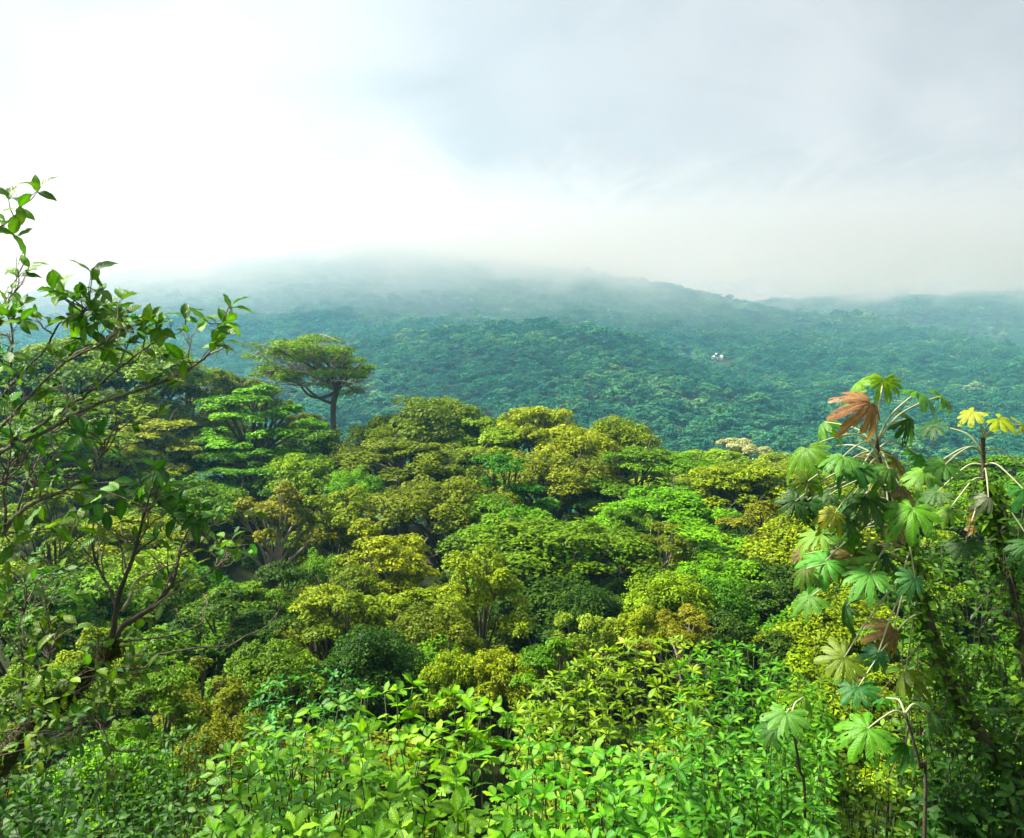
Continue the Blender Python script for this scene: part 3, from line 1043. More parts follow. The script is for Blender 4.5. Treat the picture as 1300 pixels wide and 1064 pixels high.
def joined_leaves(name, items, parent, color):
    """many leaves in one mesh: items of (mesh, pos, t, n, size)"""
    if not items:
        return
    cache = {}
    V, Q, A, Rb, Vn, off = [], [], [], [], [], 0
    for me_, pos, t, n, size in items:
        if me_.name not in cache:
            v = np.empty(len(me_.vertices) * 3, np.float32); me_.vertices.foreach_get('co', v)
            q = np.empty(len(me_.loops), np.int32); me_.loops.foreach_get('vertex_index', q)
            a = np.empty(len(me_.vertices), np.float32); me_.attributes['var'].data.foreach_get('value', a)
            r = np.empty(len(me_.vertices), np.float32); me_.attributes['rib'].data.foreach_get('value', r)
            w_ = np.empty(len(me_.vertices), np.float32); me_.attributes['vein'].data.foreach_get('value', w_)
            cache[me_.name] = (v.reshape(-1, 3), q.reshape(-1, 4), a, r, w_)
        v, q, a, r, w_ = cache[me_.name]
        Vn.append(w_)
        M = np.array(frame(t, n))
        V.append((v * size) @ M.T + np.array(pos)); Q.append(q + off); A.append(a); Rb.append(r)
        off += len(v)
    o = link(name, np_mesh(name, np.vstack(V), np.vstack(Q), M_LEAF, {'var': np.concatenate(A), 'rib': np.concatenate(Rb), 'vein': np.concatenate(Vn)}, smooth=True), parent, color=color)
    o['kind'] = 'stuff'
    return o


def rot_about(v, axis, ang):
    return Quaternion(axis, ang) @ Vector(v)


def jit(c, rg, k=0.18):
    a = rg.uniform(1 - k, 1 + k)
    return (c[0] * a * rg.uniform(0.85, 1.18), c[1] * a, c[2] * a)


def shrub(name, label, tips, base, leaf_set, size, color, n_rosette, pairs, cat='shrub', group=None, seed=0, cap=290, elev=0.35, stem_r=0.006, fill=18):
    """shoots rise from the base to each tip; leaves in a rosette at the tip and in pairs below it"""
    rg = random.Random(seed)
    B = Vector(base)
    B.z = gz(B.x, B.y)
    e = empty(name, B)
    stems, leaves = [], []
    for tp_ in tips:
        T = Vector(tp_) - B
        root = Vector((rg.uniform(-0.2, 0.2) + T.x * 0.06, rg.uniform(-0.2, 0.2) + T.y * 0.10, -0.05))
        root.z = gz(B.x + root.x, B.y + root.y) - B.z - 0.04
        mid = root.lerp(T, 0.55) + Vector((rg.uniform(-0.2, 0.2) + 0.12 * T.x, rg.uniform(-0.2, 0.2), -0.05))
        path, rad = catmull([root, mid, T], [stem_r * 1.5, stem_r, stem_r * 0.45], 5)
        stems.append((path, rad))
        ax = (T - mid).normalized()
        ax = (ax + Vector((0, 0, 0.55)) + Vector((rg.gauss(0, 0.35), rg.gauss(-0.1, 0.35), 0))).normalized()
        a0 = rg.uniform(0, 6.28)
        shoot = rg.uniform(0.8, 1.2)

        def one(pos, ang, up, s):
            side = rot_about(ax.orthogonal().normalized(), ax, ang)
            t = (side * math.cos(up) + ax * math.sin(up)).normalized()
            n = (ax * math.cos(up) - side * math.sin(up) + Vector((rg.gauss(0, 0.35), rg.gauss(0, 0.35), rg.uniform(-0.1, 0.2)))).normalized()
            leaves.append([rg.choice(leaf_set), Vector(pos) + t * 0.012, t, n, s, rg.random()])
        for k in range(n_rosette):
            one(T, a0 + k * 2.39996 + rg.uniform(-0.3, 0.3), elev + rg.uniform(-0.35, 0.45) + 0.5 * (k / n_rosette - 0.4), size * shoot * rg.uniform(0.7, 1.15) * (1 - 0.3 * k / n_rosette))
        for k in range(pairs):
            j = len(path) - 2 - int(k * (len(path) * 0.8) / max(1, pairs))
            pp = Vector(path[max(1, j)])
            a1 = rg.uniform(0, 6.28)
            for q in (0, 2.1, 4.2):
                one(pp, a1 + q, rg.uniform(-0.35, 0.35), size * shoot * rg.uniform(0.75, 1.25))
    fills = []
    for path, _ in stems:
        for k in range(fill):
            q = path[rg.randrange(3, len(path) - 1)] + np.array([rg.gauss(0, 0.13), rg.gauss(0, 0.13), rg.gauss(0, 0.10)])
            t = Vector((rg.gauss(0, 1), rg.gauss(0, 1), rg.gauss(0.1, 0.5))).normalized()
            fills.append((rg.choice(leaf_set), Vector(q), t, Vector((rg.gauss(0, 0.5), rg.gauss(0, 0.5), 1)), size * rg.uniform(0.6, 1.0)))
    st = link('stem', tubes_mesh('stem', stems, M_STEM, 5), e)
    st['kind'] = 'stuff'
    leaves.sort(key=lambda q: -(q[1].z + 0.6 * q[5]))
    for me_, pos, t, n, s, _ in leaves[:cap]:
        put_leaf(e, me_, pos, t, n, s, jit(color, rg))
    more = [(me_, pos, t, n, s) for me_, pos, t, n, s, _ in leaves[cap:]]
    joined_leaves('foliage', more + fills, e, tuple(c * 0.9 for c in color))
    tag(e, label, cat, group)
    return e


def spread_tips(n, poly, seed, depth_of, jitter=0.25, mind=16, power=1.35):
    """tips inside the outline, kept apart from each other"""
    rg = random.Random(seed)
    us = [p[0] for p in poly]; top = [p[1] for p in poly]
    out, px = [], []
    for _ in range(6000):
        if len(out) >= n:
            break
        u = rg.uniform(us[0], us[-1])
        t = float(np.interp(u, us, top))
        v = t + (1110 - t) * rg.random() ** power
        if any((u - a) ** 2 + (v - b) ** 2 < mind ** 2 for a, b in px):
            continue
        px.append((u, v))
        out.append(P(u, v, depth_of(u, v) + rg.uniform(-jitter, jitter)))
    return out


LIME = (0.130, 0.300, 0.004)
# three big-leaved shrubs just below the viewpoint
dep = lambda u, v: 3.5 + (1064 - v) / 210 * 1.9
shrub('broadleaf_shrub', 'lime broad-leaved shrub beside the low olive dome, its leaves in loose rosettes',
      spread_tips(70, [(270, 985), (310, 935), (370, 912), (430, 895), (480, 880)], 1, dep, mind=13), P(385, 1150, 4.2), LV_BROAD, 0.082, (0.100, 0.255, 0.004), 6, 4, fill=7, group='big-leaved shrubs below the viewpoint', seed=1)
shrub('broadleaf_shrub', 'brightest broad-leaved shrub with the highest rosettes, in the middle of the shrub row',
      spread_tips(70, [(455, 884), (500, 866), (560, 870), (610, 888), (660, 902)], 2, dep, mind=13), P(560, 1150, 4.2), LV_BROAD, 0.098, LIME, 6, 4, fill=7, group='big-leaved shrubs below the viewpoint', seed=2)
shrub('broadleaf_shrub', 'low broad-leaved shrub in front of the yellow-green glossy bush',
      spread_tips(56, [(640, 905), (690, 935), (740, 950), (790, 968), (850, 1000)], 3, dep, mind=13), P(730, 1160, 4.0), LV_BROAD, 0.086, (0.09, 0.29, 0.006), 6, 4, fill=7, group='big-leaved shrubs below the viewpoint', seed=3)
# the fine-leaved bush behind them
dep2 = lambda u, v: 7.5 + (980 - v) / 130 * 2.0
shrub('fine_leaved_bush', 'rounded fine-leaved green bush behind the lime broad-leaved shrub',
      spread_tips(90, [(315, 900), (345, 862), (390, 848), (440, 854), (475, 880)], 4, dep2, mind=7, power=2.0), P(395, 1010, 8.6), LV_OVATE, 0.085, (0.045, 0.20, 0.02), 7, 6, cat='bush', seed=4)
# glossy whorled bushes
dep3 = lambda u, v: 6.6 + (1000 - v) / 180 * 2.4
shrub('glossy_bush', 'yellow-green glossy bush with narrow whorled leaves',
      spread_tips(170, [(655, 905), (690, 868), (745, 832), (800, 815), (860, 812), (900, 822)], 5, dep3, mind=7, power=2.2, jitter=0.35), P(780, 1060, 7.9), LV_LANCE, 0.115, (0.170, 0.285, 0.004), 8, 5, fill=9, cat='bush', group='glossy whorled bushes', seed=5)
shrub('glossy_bush', 'deeper green glossy bush with narrow whorled leaves, towards the cecropia',
      spread_tips(170, [(860, 845), (900, 822), (945, 820), (990, 842), (1035, 880), (1060, 920)], 6, dep3, mind=7, power=2.2, jitter=0.35), P(950, 1080, 7.7), LV_LANCE, 0.115, (0.075, 0.235, 0.005), 8, 5, fill=9, cat='bush', group='glossy whorled bushes', seed=6)
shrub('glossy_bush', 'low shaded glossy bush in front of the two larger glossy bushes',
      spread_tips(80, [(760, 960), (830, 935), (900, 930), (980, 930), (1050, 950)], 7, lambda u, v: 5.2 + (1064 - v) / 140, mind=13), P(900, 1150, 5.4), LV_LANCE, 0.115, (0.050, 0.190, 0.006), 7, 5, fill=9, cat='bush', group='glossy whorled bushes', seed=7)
# dark shrubs around the cecropia foot
depr = lambda u, v: 7.6 + (1064 - v) / 400 * 1.6
shrub('dark_shrub', 'tall dark small-leaved shrub behind the leaning cecropia trunk',
      spread_tips(80, [(1140, 720), (1180, 670), (1225, 650), (1270, 660)], 8, depr, mind=13), P(1215, 1080, 8.3), LV_OVATE, 0.105, (0.045, 0.125, 0.004), 6, 8, group='dark shrubs around the cecropia', seed=8)
shrub('dark_shrub', 'tall dark leafy shrub entwined with the yellow-leaved cecropia stem',
      spread_tips(80, [(1250, 680), (1285, 650), (1330, 640), (1380, 660)], 9, depr, mind=13), P(1320, 1080, 8.3), LV_OVATE, 0.110, (0.050, 0.140, 0.004), 6, 8, group='dark shrubs around the cecropia', seed=9)
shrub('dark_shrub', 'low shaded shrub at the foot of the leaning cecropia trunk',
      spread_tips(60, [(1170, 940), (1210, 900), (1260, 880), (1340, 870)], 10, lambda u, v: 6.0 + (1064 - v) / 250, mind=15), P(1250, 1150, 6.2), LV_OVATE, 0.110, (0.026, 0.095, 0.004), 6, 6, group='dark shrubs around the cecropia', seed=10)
shrub('leafy_shrub', 'yellow-green shrub between the glossy bushes and the cecropia sapling',
      spread_tips(60, [(1010, 930), (1050, 860), (1090, 850), (1130, 880), (1165, 930)], 11, lambda u, v: 7.4 + (1064 - v) / 300 * 1.5, mind=12), P(1085, 1100, 8.0), LV_OVATE, 0.10, (0.120, 0.230, 0.008), 6, 6, seed=11)
# green shrubs under the mossy tree
shrub('leafy_shrub', 'green shrub under the mossy trunk, beside the low olive dome',
      spread_tips(70, [(120, 960), (170, 915), (220, 905), (260, 930), (300, 975)], 12, lambda u, v: 6.2 + (1064 - v) / 160 * 2, mind=13), P(205, 1110, 6.9), LV_OVATE, 0.080, (0.036, 0.120, 0.004), 6, 6, seed=12)
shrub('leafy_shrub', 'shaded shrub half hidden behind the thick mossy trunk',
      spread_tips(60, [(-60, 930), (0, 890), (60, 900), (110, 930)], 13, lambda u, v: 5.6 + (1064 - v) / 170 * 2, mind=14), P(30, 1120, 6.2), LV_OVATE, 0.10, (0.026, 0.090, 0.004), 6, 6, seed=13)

# ------------------------------------------------------------------ the mossy tree with bare branches
def mossy_tree():
    D = 4.0
    rg = random.Random(31)
    nr = np.random.RandomState(31)
    foot = P(-40, 1010, D)
    O = Vector((foot.x, foot.y, gz(foot.x, foot.y)))
    e = empty('mossy_tree', O)

    def L(u, v, dd=0.0):
        return P(u, v, D + dd) - O

    def br(pts, r0, r1, name='branch', mat=M_TWIG, dd0=0.0, dd1=0.0, sides=7, rough=0.07, gnarl=0.5):
        n = len(pts)
        P3 = []
        for i, (u, v) in enumerate(pts):
            t = i / (n - 1)
            p = L(u, v, dd0 + (dd1 - dd0) * t)
            if 0 < i < n - 1:
                p += Vector((rg.gauss(0, 1), rg.gauss(0, 2), rg.gauss(0, 1))) * 0.004 * gnarl
            P3.append(p)
        rad = [0.68 * (r0 + (r1 - r0) * (i / (n - 1)) ** 0.8) for i in range(n)]
        path, rr = catmull(P3, rad, 6)
        path = path + nr.normal(0, 0.0018 * gnarl, path.shape)
        link(name, tubes_mesh(name, [(path, rr)], mat, sides, rough, nr), e)
        return [Vector(p) for p in path]

    tr = [L(-70, 1300), L(-40, 1060), L(5, 965), L(45, 915), L(82, 886), L(114, 853), L(146, 821)]
    tr[0] = Vector((-0.08, 0.02, -0.12))
    path, rr = catmull(tr, [0.10, 0.068, 0.048, 0.040, 0.034, 0.030, 0.024], 6)
    link('trunk', tubes_mesh('trunk', [(path, rr)], M_BARK, 12, 0.10, nr), e)
    # moss and epiphytes on the trunk
    C, Nn = [], []
    for i in range(len(path)):
        k = 420
        a = nrm(nr.normal(size=(k, 3)))
        C.append(path[i] + a * rr[i] * nr.uniform(0.9, 1.25, (k, 1)) + nr.normal(0, 0.016, (k, 3)))
        Nn.append(nrm(a + nr.normal(0, 0.5, (k, 3))))
    V, Fq, va = leaf_cloud(np.vstack(C), np.vstack(Nn), 0.017, nr, 0.4)
    ms = link('moss', np_mesh('moss', V, Fq, M_CROWN, {'var': va}), e, color=(0.045, 0.060, 0.006))
    ms['kind'] = 'stuff'
    B = {}
    B['t1'] = br([(146, 821), (152, 798), (172, 785), (193, 772), (212, 750), (222, 730), (226, 708), (230, 692), (240, 670)], 0.026, 0.006, mat=M_BARK, dd1=0.25)
    B['t2'] = br([(140, 828), (146, 790), (150, 757), (160, 730), (170, 705), (177, 680), (182, 658), (190, 628)], 0.024, 0.006, mat=M_BARK, dd1=-0.2)
    B['t3'] = br([(148, 772), (140, 750), (130, 730), (122, 713), (118, 690), (118, 668), (126, 632)], 0.013, 0.005, mat=M_BARK, dd1=0.2)
    B['t4'] = br([(172, 703), (182, 694), (196, 684), (205, 672)], 0.009, 0.004, mat=M_BARK)
    B['t5'] = br([(226, 706), (242, 698), (256, 690), (272, 664), (278, 655)], 0.008, 0.003)
    B['t6'] = br([(193, 772), (215, 756), (245, 742), (270, 724), (276, 708)], 0.009, 0.003, dd1=0.3)
    B['pale1'] = br([(150, 815), (180, 812), (216, 807), (238, 800), (256, 790), (258, 776), (263, 764), (258, 754)], 0.008, 0.004, mat=M_TWIG, dd0=0.0, dd1=0.4)
    B['pale2'] = br([(140, 832), (190, 832), (255, 822), (290, 820), (312, 808), (334, 798), (352, 778)], 0.008, 0.003, mat=M_TWIG, dd0=0.0, dd1=0.6)
    B['pale3'] = br([(155, 776), (165, 756), (171, 738), (190, 726), (214, 712)], 0.010, 0.004, mat=M_BARK_PALE)
    B['pale4'] = br([(160, 722), (158, 702), (160, 690), (154, 676), (156, 655), (155, 635)], 0.008, 0.004, mat=M_BARK_PALE, dd0=0.3, dd1=0.3)
    # upper branches, entering from beyond the trunk
    root = (-60, 760)
    B['a'] = br([(-90, 700), (-40, 612), (0, 575), (56, 548), (109, 522), (150, 506), (195, 489), (241, 466), (268, 443), (279, 414), (291, 389)], 0.020, 0.0035, gnarl=1)
    B['b'] = br([(40, 548), (71, 526), (109, 500), (150, 471), (188, 441), (210, 431), (231, 421)], 0.012, 0.003, dd0=-0.05, dd1=0.15, gnarl=1)
    B['c'] = br([(-80, 640), (-30, 575), (0, 545), (49, 493), (86, 459), (124, 441), (154, 426), (173, 411)], 0.015, 0.003, dd1=-0.2, gnarl=1)
    B['d'] = br([(-50, 600), (-10, 525), (11, 487), (15, 426), (12, 392), (13, 372), (22, 350)], 0.013, 0.003, dd1=0.2, gnarl=1)
    B['e'] = br([(10, 492), (35, 465), (58, 441), (79, 411), (95, 400), (113, 392)], 0.010, 0.003, dd0=0.1, gnarl=1)
    B['f'] = br([(-80, 420), (-40, 340), (0, 292), (18, 276), (34, 256), (46, 244)], 0.012, 0.003, dd1=0.2, gnarl=1)
    B['g'] = br([(-60, 760), (0, 682), (20, 655), (52, 634), (80, 621), (107, 606), (124, 582), (135, 562), (150, 530)], 0.020, 0.004, gnarl=1)
    B['h'] = br([(5, 678), (7, 650), (6, 625), (10, 600), (14, 570), (13, 540)], 0.011, 0.004, dd1=-0.1)
    B['i'] = br([(22, 648), (35, 610), (48, 585), (55, 560), (72, 530)], 0.009, 0.003, dd1=0.2)
    B['j'] = br([(80, 621), (110, 615), (140, 613), (170, 614)], 0.006, 0.003, mat=M_BARK_PALE)
    B['k'] = br([(-60, 650), (-10, 622), (20, 590), (50, 560), (66, 540)], 0.012, 0.004, dd0=0.2, dd1=0.3)
    B['l'] = br([(205, 484), (228, 474), (250, 462), (262, 448), (276, 436)], 0.006, 0.003, dd1=0.1)
    B['m'] = br([(109, 500), (122, 485), (132, 462), (145, 440), (146, 425)], 0.006, 0.0025)
    B['n'] = br([(20, 900), (30, 850), (25, 800), (34, 760), (28, 720)], 0.014, 0.005, mat=M_BARK, dd1=0.3)
    B['o'] = br([(60, 905), (55, 860), (62, 830), (50, 790)], 0.012, 0.004, mat=M_BARK, dd1=-0.2)
    B['p'] = br([(80, 890), (110, 865), (150, 852), (185, 848)], 0.014, 0.006, mat=M_TWIG, dd1=-0.1)
    B['q'] = br([(118, 850), (128, 880), (126, 910), (138, 940), (142, 965)], 0.006, 0.003, dd1=-0.1)
    B['r'] = br([(40, 918), (70, 935), (100, 920), (120, 900), (124, 870)], 0.008, 0.003, dd1=-0.2)

    # leafy twigs
    twigs, leaves = [], []
    bare = []

    def grow(p, d_, ln, r, lev):
        pts_, q = [p], p
        for _ in range(4):
            d_ = (d_ + Vector((rg.gauss(0, 0.28), rg.gauss(0, 0.28), rg.gauss(0.04, 0.22)))).normalized()
            q = q + d_ * ln / 4
            pts_.append(q)
        pa, ra = catmull(pts_, [r, r * 0.88, r * 0.76, r * 0.64, r * 0.5], 3)
        bare.append((pa, ra))
        if lev:
            for k in (2, 3, 4):
                if rg.random() < 0.75:
                    grow(pts_[k], (d_ + Vector((rg.gauss(0, 0.7), rg.gauss(0, 0.5), rg.gauss(0.1, 0.5)))).normalized(), ln * rg.uniform(0.4, 0.7), r * 0.62, lev - 1)
        elif rg.random() < 0.55:
            for k in range(rg.choice((1, 2, 3))):
                leaves.append((rg.choice(LV_OVATE), q, (d_ + Vector((rg.gauss(0, 0.8), rg.gauss(0, 0.6), rg.gauss(0, 0.5)))).normalized(),
                               Vector((rg.gauss(0, 0.5), rg.gauss(-0.3, 0.4), 1.0)), rg.uniform(0.045, 0.085), rg.choice((0, 1, 2))))
    for key, cnt, ln in (('a', 8, 0.17), ('b', 5, 0.14), ('c', 7, 0.17), ('d', 5, 0.15), ('e', 5, 0.15), ('g', 9, 0.32), ('h', 5, 0.26), ('i', 4, 0.25), ('k', 6, 0.28),
                         ('n', 7, 0.28), ('o', 6, 0.28), ('p', 4, 0.22), ('q', 3, 0.18), ('r', 4, 0.2), ('t1', 6, 0.26), ('t2', 6, 0.26), ('t3', 4, 0.22), ('t5', 3, 0.18), ('t6', 4, 0.22)):
        for _ in range(cnt):
            i = rg.randrange(len(B[key]) // 4, int(len(B[key]) * 0.85))
            d0 = (B[key][i + 1] - B[key][i]).normalized()
            grow(B[key][i], (d0 * 0.8 + Vector((rg.gauss(0, 0.5), rg.gauss(0, 0.5), rg.gauss(0.25, 0.4)))).normalized(), ln * rg.uniform(0.5, 0.95), 0.0046, 2)
    half = len(bare) // 3
    for nm, part, mt in (('twig', bare[half:], M_TWIG), ('dead_twig', bare[:half], M_BARK_PALE)):
        o_ = link(nm, tubes_mesh(nm, part, mt, 4), e)
        o_['kind'] = 'stuff'

    def cluster(u, v, ru, rv, n, size=0.10, key=None, dd=0.0, col=0):
        """a spray of leaves round u, v that hangs on the nearest branch"""
        c = L(u, v, dd)
        best = min((p for pts_ in ([B[key]] if key else B.values()) for p in pts_), key=lambda p: (p - c).length)
        per = 4
        for k in range(max(1, n // per)):
            tip = L(u + rg.gauss(0, ru * 0.5), v + rg.gauss(0, rv * 0.5), dd + rg.uniform(-0.12, 0.12))
            mid = best.lerp(tip, 0.5) + Vector((rg.uniform(-0.02, 0.02), rg.uniform(-0.02, 0.02), -0.01))
            pa, ra = catmull([best, mid, tip], [0.0035, 0.0028, 0.0016], 4)
            twigs.append((pa, ra))
            ax = (tip - mid).normalized()
            for q in range(per):
                pos = Vector(pa[-1 - q]) if q < 3 else Vector(pa[-3])
                side = rot_about(ax.orthogonal().normalized(), ax, q * 2.4 + k)
                t = (ax * rg.uniform(0.2, 0.9) + side + Vector((0, 0, rg.uniform(-0.15, 0.35)))).normalized()
                nn = Vector((rg.gauss(0, 0.45), rg.gauss(-0.35, 0.4), 1.0))
                leaves.append((rg.choice(LV_OVATE), pos, t, nn, size * rg.uniform(0.7, 1.15), col))
    cluster(105, 398, 46, 40, 40, key='e', size=0.09); cluster(125, 385, 32, 24, 20, key='e', size=0.09); cluster(95, 365, 30, 16, 12, key='e', size=0.09)
    cluster(128, 347, 10, 6, 3, key='e')
    cluster(150, 415, 22, 18, 12, key='c'); cluster(150, 440, 26, 12, 8, key='c'); cluster(190, 405, 20, 14, 9, key='b')
    cluster(220, 412, 26, 14, 10, key='b'); cluster(236, 402, 12, 10, 6, key='b'); cluster(240, 442, 16, 10, 7, key='a')
    cluster(268, 405, 16, 10, 6, key='a'); cluster(284, 418, 14, 22, 14, key='a'); cluster(270, 438, 26, 10, 8, key='a')
    cluster(292, 390, 5, 4, 2, key='a')
    cluster(20, 260, 22, 22, 14, key='f', size=0.105); cluster(48, 240, 18, 10, 6, key='f', size=0.105); cluster(10, 300, 16, 10, 6, key='f', size=0.105)
    cluster(25, 345, 18, 14, 8, key='d'); cluster(8, 400, 26, 26, 18, key='d'); cluster(35, 395, 24, 18, 10, key='d'); cluster(5, 450, 34, 30, 14, key='d'); cluster(40, 470, 40, 30, 8, key='e')
    cluster(30, 545, 40, 26, 14, key='k', col=1); cluster(100, 550, 34, 20, 10, key='a', col=1)
    cluster(185, 620, 40, 20, 24, key='t2', size=0.115, col=1); cluster(210, 600, 30, 20, 12, key='t2', size=0.11, col=1)
    cluster(232, 640, 34, 26, 18, key='t1', size=0.115, col=1); cluster(255, 665, 24, 18, 8, key='t1', col=1)
    cluster(125, 640, 24, 20, 8, key='t3', col=1)
    cluster(20, 760, 50, 50, 44, key='n', col=2, size=0.07); cluster(60, 800, 50, 50, 32, key='o', col=2, size=0.08); cluster(30, 880, 60, 50, 40, key='n', col=2, size=0.08, dd=-0.3); cluster(100, 870, 50, 40, 32, key='p', col=2, size=0.07, dd=-0.25); cluster(130, 560, 26, 20, 8, key='g', col=1)
    cluster(175, 800, 40, 24, 14, key='p', col=2, size=0.08); cluster(160, 850, 40, 24, 12, key='p', col=2, size=0.08)
    cluster(20, 940, 60, 50, 34, key='r', col=2, size=0.065, dd=-0.35); cluster(75, 930, 50, 40, 26, key='r', col=1, size=0.065, dd=-0.3); cluster(20, 680, 50, 30, 16, key='g', col=2); cluster(60, 600, 30, 22, 10, key='i', col=1); cluster(130, 930, 40, 30, 12, key='q', col=2, size=0.08)
    cols = [(0.075, 0.185, 0.006), (0.045, 0.160, 0.010), (0.085, 0.165, 0.006)]
    for me_, pos, t, nn, s, col in leaves:
        put_leaf(e, me_, pos, t, nn, s, jit(cols[col], rg, 0.3))
    tw = link('twig', tubes_mesh('twig', twigs, M_TWIG, 5), e)
    tw['kind'] = 'stuff'
    # flower sprigs, thin and upright
    spr = []
    for (u, v, key) in ((112, 352, 'e'), (196, 405, 'b'), (205, 400, 'b'), (24, 335, 'd'), (30, 328, 'd'), (22, 236, 'f'), (150, 388, 'c'), (155, 392, 'c')):
        tip = L(u, v)
        b0 = min(B[key], key=lambda p: (p - tip).length)
        for k in range(3):
            q = tip + Vector((rg.uniform(-0.05, 0.05), rg.uniform(-0.03, 0.03), rg.uniform(-0.04, 0.02)))
            pa, ra = catmull([b0, b0.lerp(q, 0.6) + Vector((rg.uniform(-0.01, 0.01), 0, 0)), q], [0.0022, 0.0016, 0.0012], 3)
            spr.append((pa, ra))
    sp = link('flower_sprig', tubes_mesh('flower_sprig', spr, M_TWIG, 4), e)
    sp['kind'] = 'stuff'
    tag(e, 'mossy leaning tree with long bare branches and sparse oval leaves', 'tree')


mossy_tree()


# ------------------------------------------------------------------ cecropias
def palm_leaf(name, lobes=9, droop=0.35, curl=0.0, spread=5.3, seed=0, depth=0.52, var=0.5):
    """a palmate leaf of radius 1, stalk joint at the origin, upper side +Z, middle lobe along +Y"""
    rg = np.random.RandomState(seed)
    per = 10
    na = lobes * per + 1
    rings = [0.05, 0.2, 0.34, 0.46, 0.58, 0.70, 0.82, 0.92, 1.0]
    V, rib, vein = [], [], []
    L0 = [rg.uniform(0.8, 1.06) * (1 - 0.36 * abs((i + 0.5) / lobes * 2 - 1) ** 2.0) for i in range(lobes)]
    dl = [rg.uniform(-0.12, 0.22) for i in range(lobes)]
    for i in range(na):
        a = -spread / 2 + spread * i / (na - 1) + math.pi / 2
        ph = (i % per) / per
        li = min(lobes - 1, i // per)
        c = math.sin(ph * math.pi)              # 1 at the lobe's middle, 0 in the notch
        rr = (1 - depth) * rg.uniform(0.9, 1.0) if i % per == 0 else (1 - depth) + depth * c ** 0.5 * rg.uniform(0.93, 1.04)
        rr *= L0[li]
        for k, q in enumerate(rings):
            r = q * rr
            pleat = 0.085 * c * q * (1.15 - q * 0.6) + 0.014 * math.sin(q * 26 + li) * c
            z = pleat - (droop + dl[li] * c) * r ** 2 - curl * r ** 3 + rg.normal(0, 0.008)
            V.append((r * math.cos(a), r * math.sin(a), z))
            rib.append(1.0 if i % per == per // 2 else 0.0)
            vein.append(r * 12.0 - abs(ph - 0.5) * 4.0)
    nr_ = len(rings)
    V.append((0, 0, 0.0)); rib.append(1.0); vein.append(0.0)
    Q, T = [], []
    for i in range(na - 1):
        for k in range(nr_ - 1):
            a0 = i * nr_ + k
            if k >= 3 and rg.uniform() < (0.10 if k >= nr_ - 3 else 0.025):
                continue                         # torn and eaten places
            Q.append((a0, a0 + 1, a0 + nr_ + 1, a0 + nr_))
        T.append((len(V) - 1, i * nr_, (i + 1) * nr_))
    return np_mesh(name, V, [np.array(Q), np.array(T)], M_LEAF, {'var': np.full(len(V), var), 'rib': rib, 'vein': vein}, smooth=True)


PALM = [palm_leaf('leaf', 9, 0.30, 0.1, seed=1, var=0.35), palm_leaf('leaf', 8, 0.5, 0.15, seed=2, var=0.55), palm_leaf('leaf', 10, 0.22, 0.25, seed=3, var=0.7),
        palm_leaf('leaf', 9, 0.75, 0.2, seed=4, var=0.45), palm_leaf('leaf', 7, 0.35, 0.05, spread=4.6, seed=5, depth=0.45, var=0.6),
        palm_leaf('leaf', 8, 1.1, 0.3, seed=6, var=0.4), palm_leaf('leaf', 10, 0.05, 0.6, seed=7, var=0.6)]


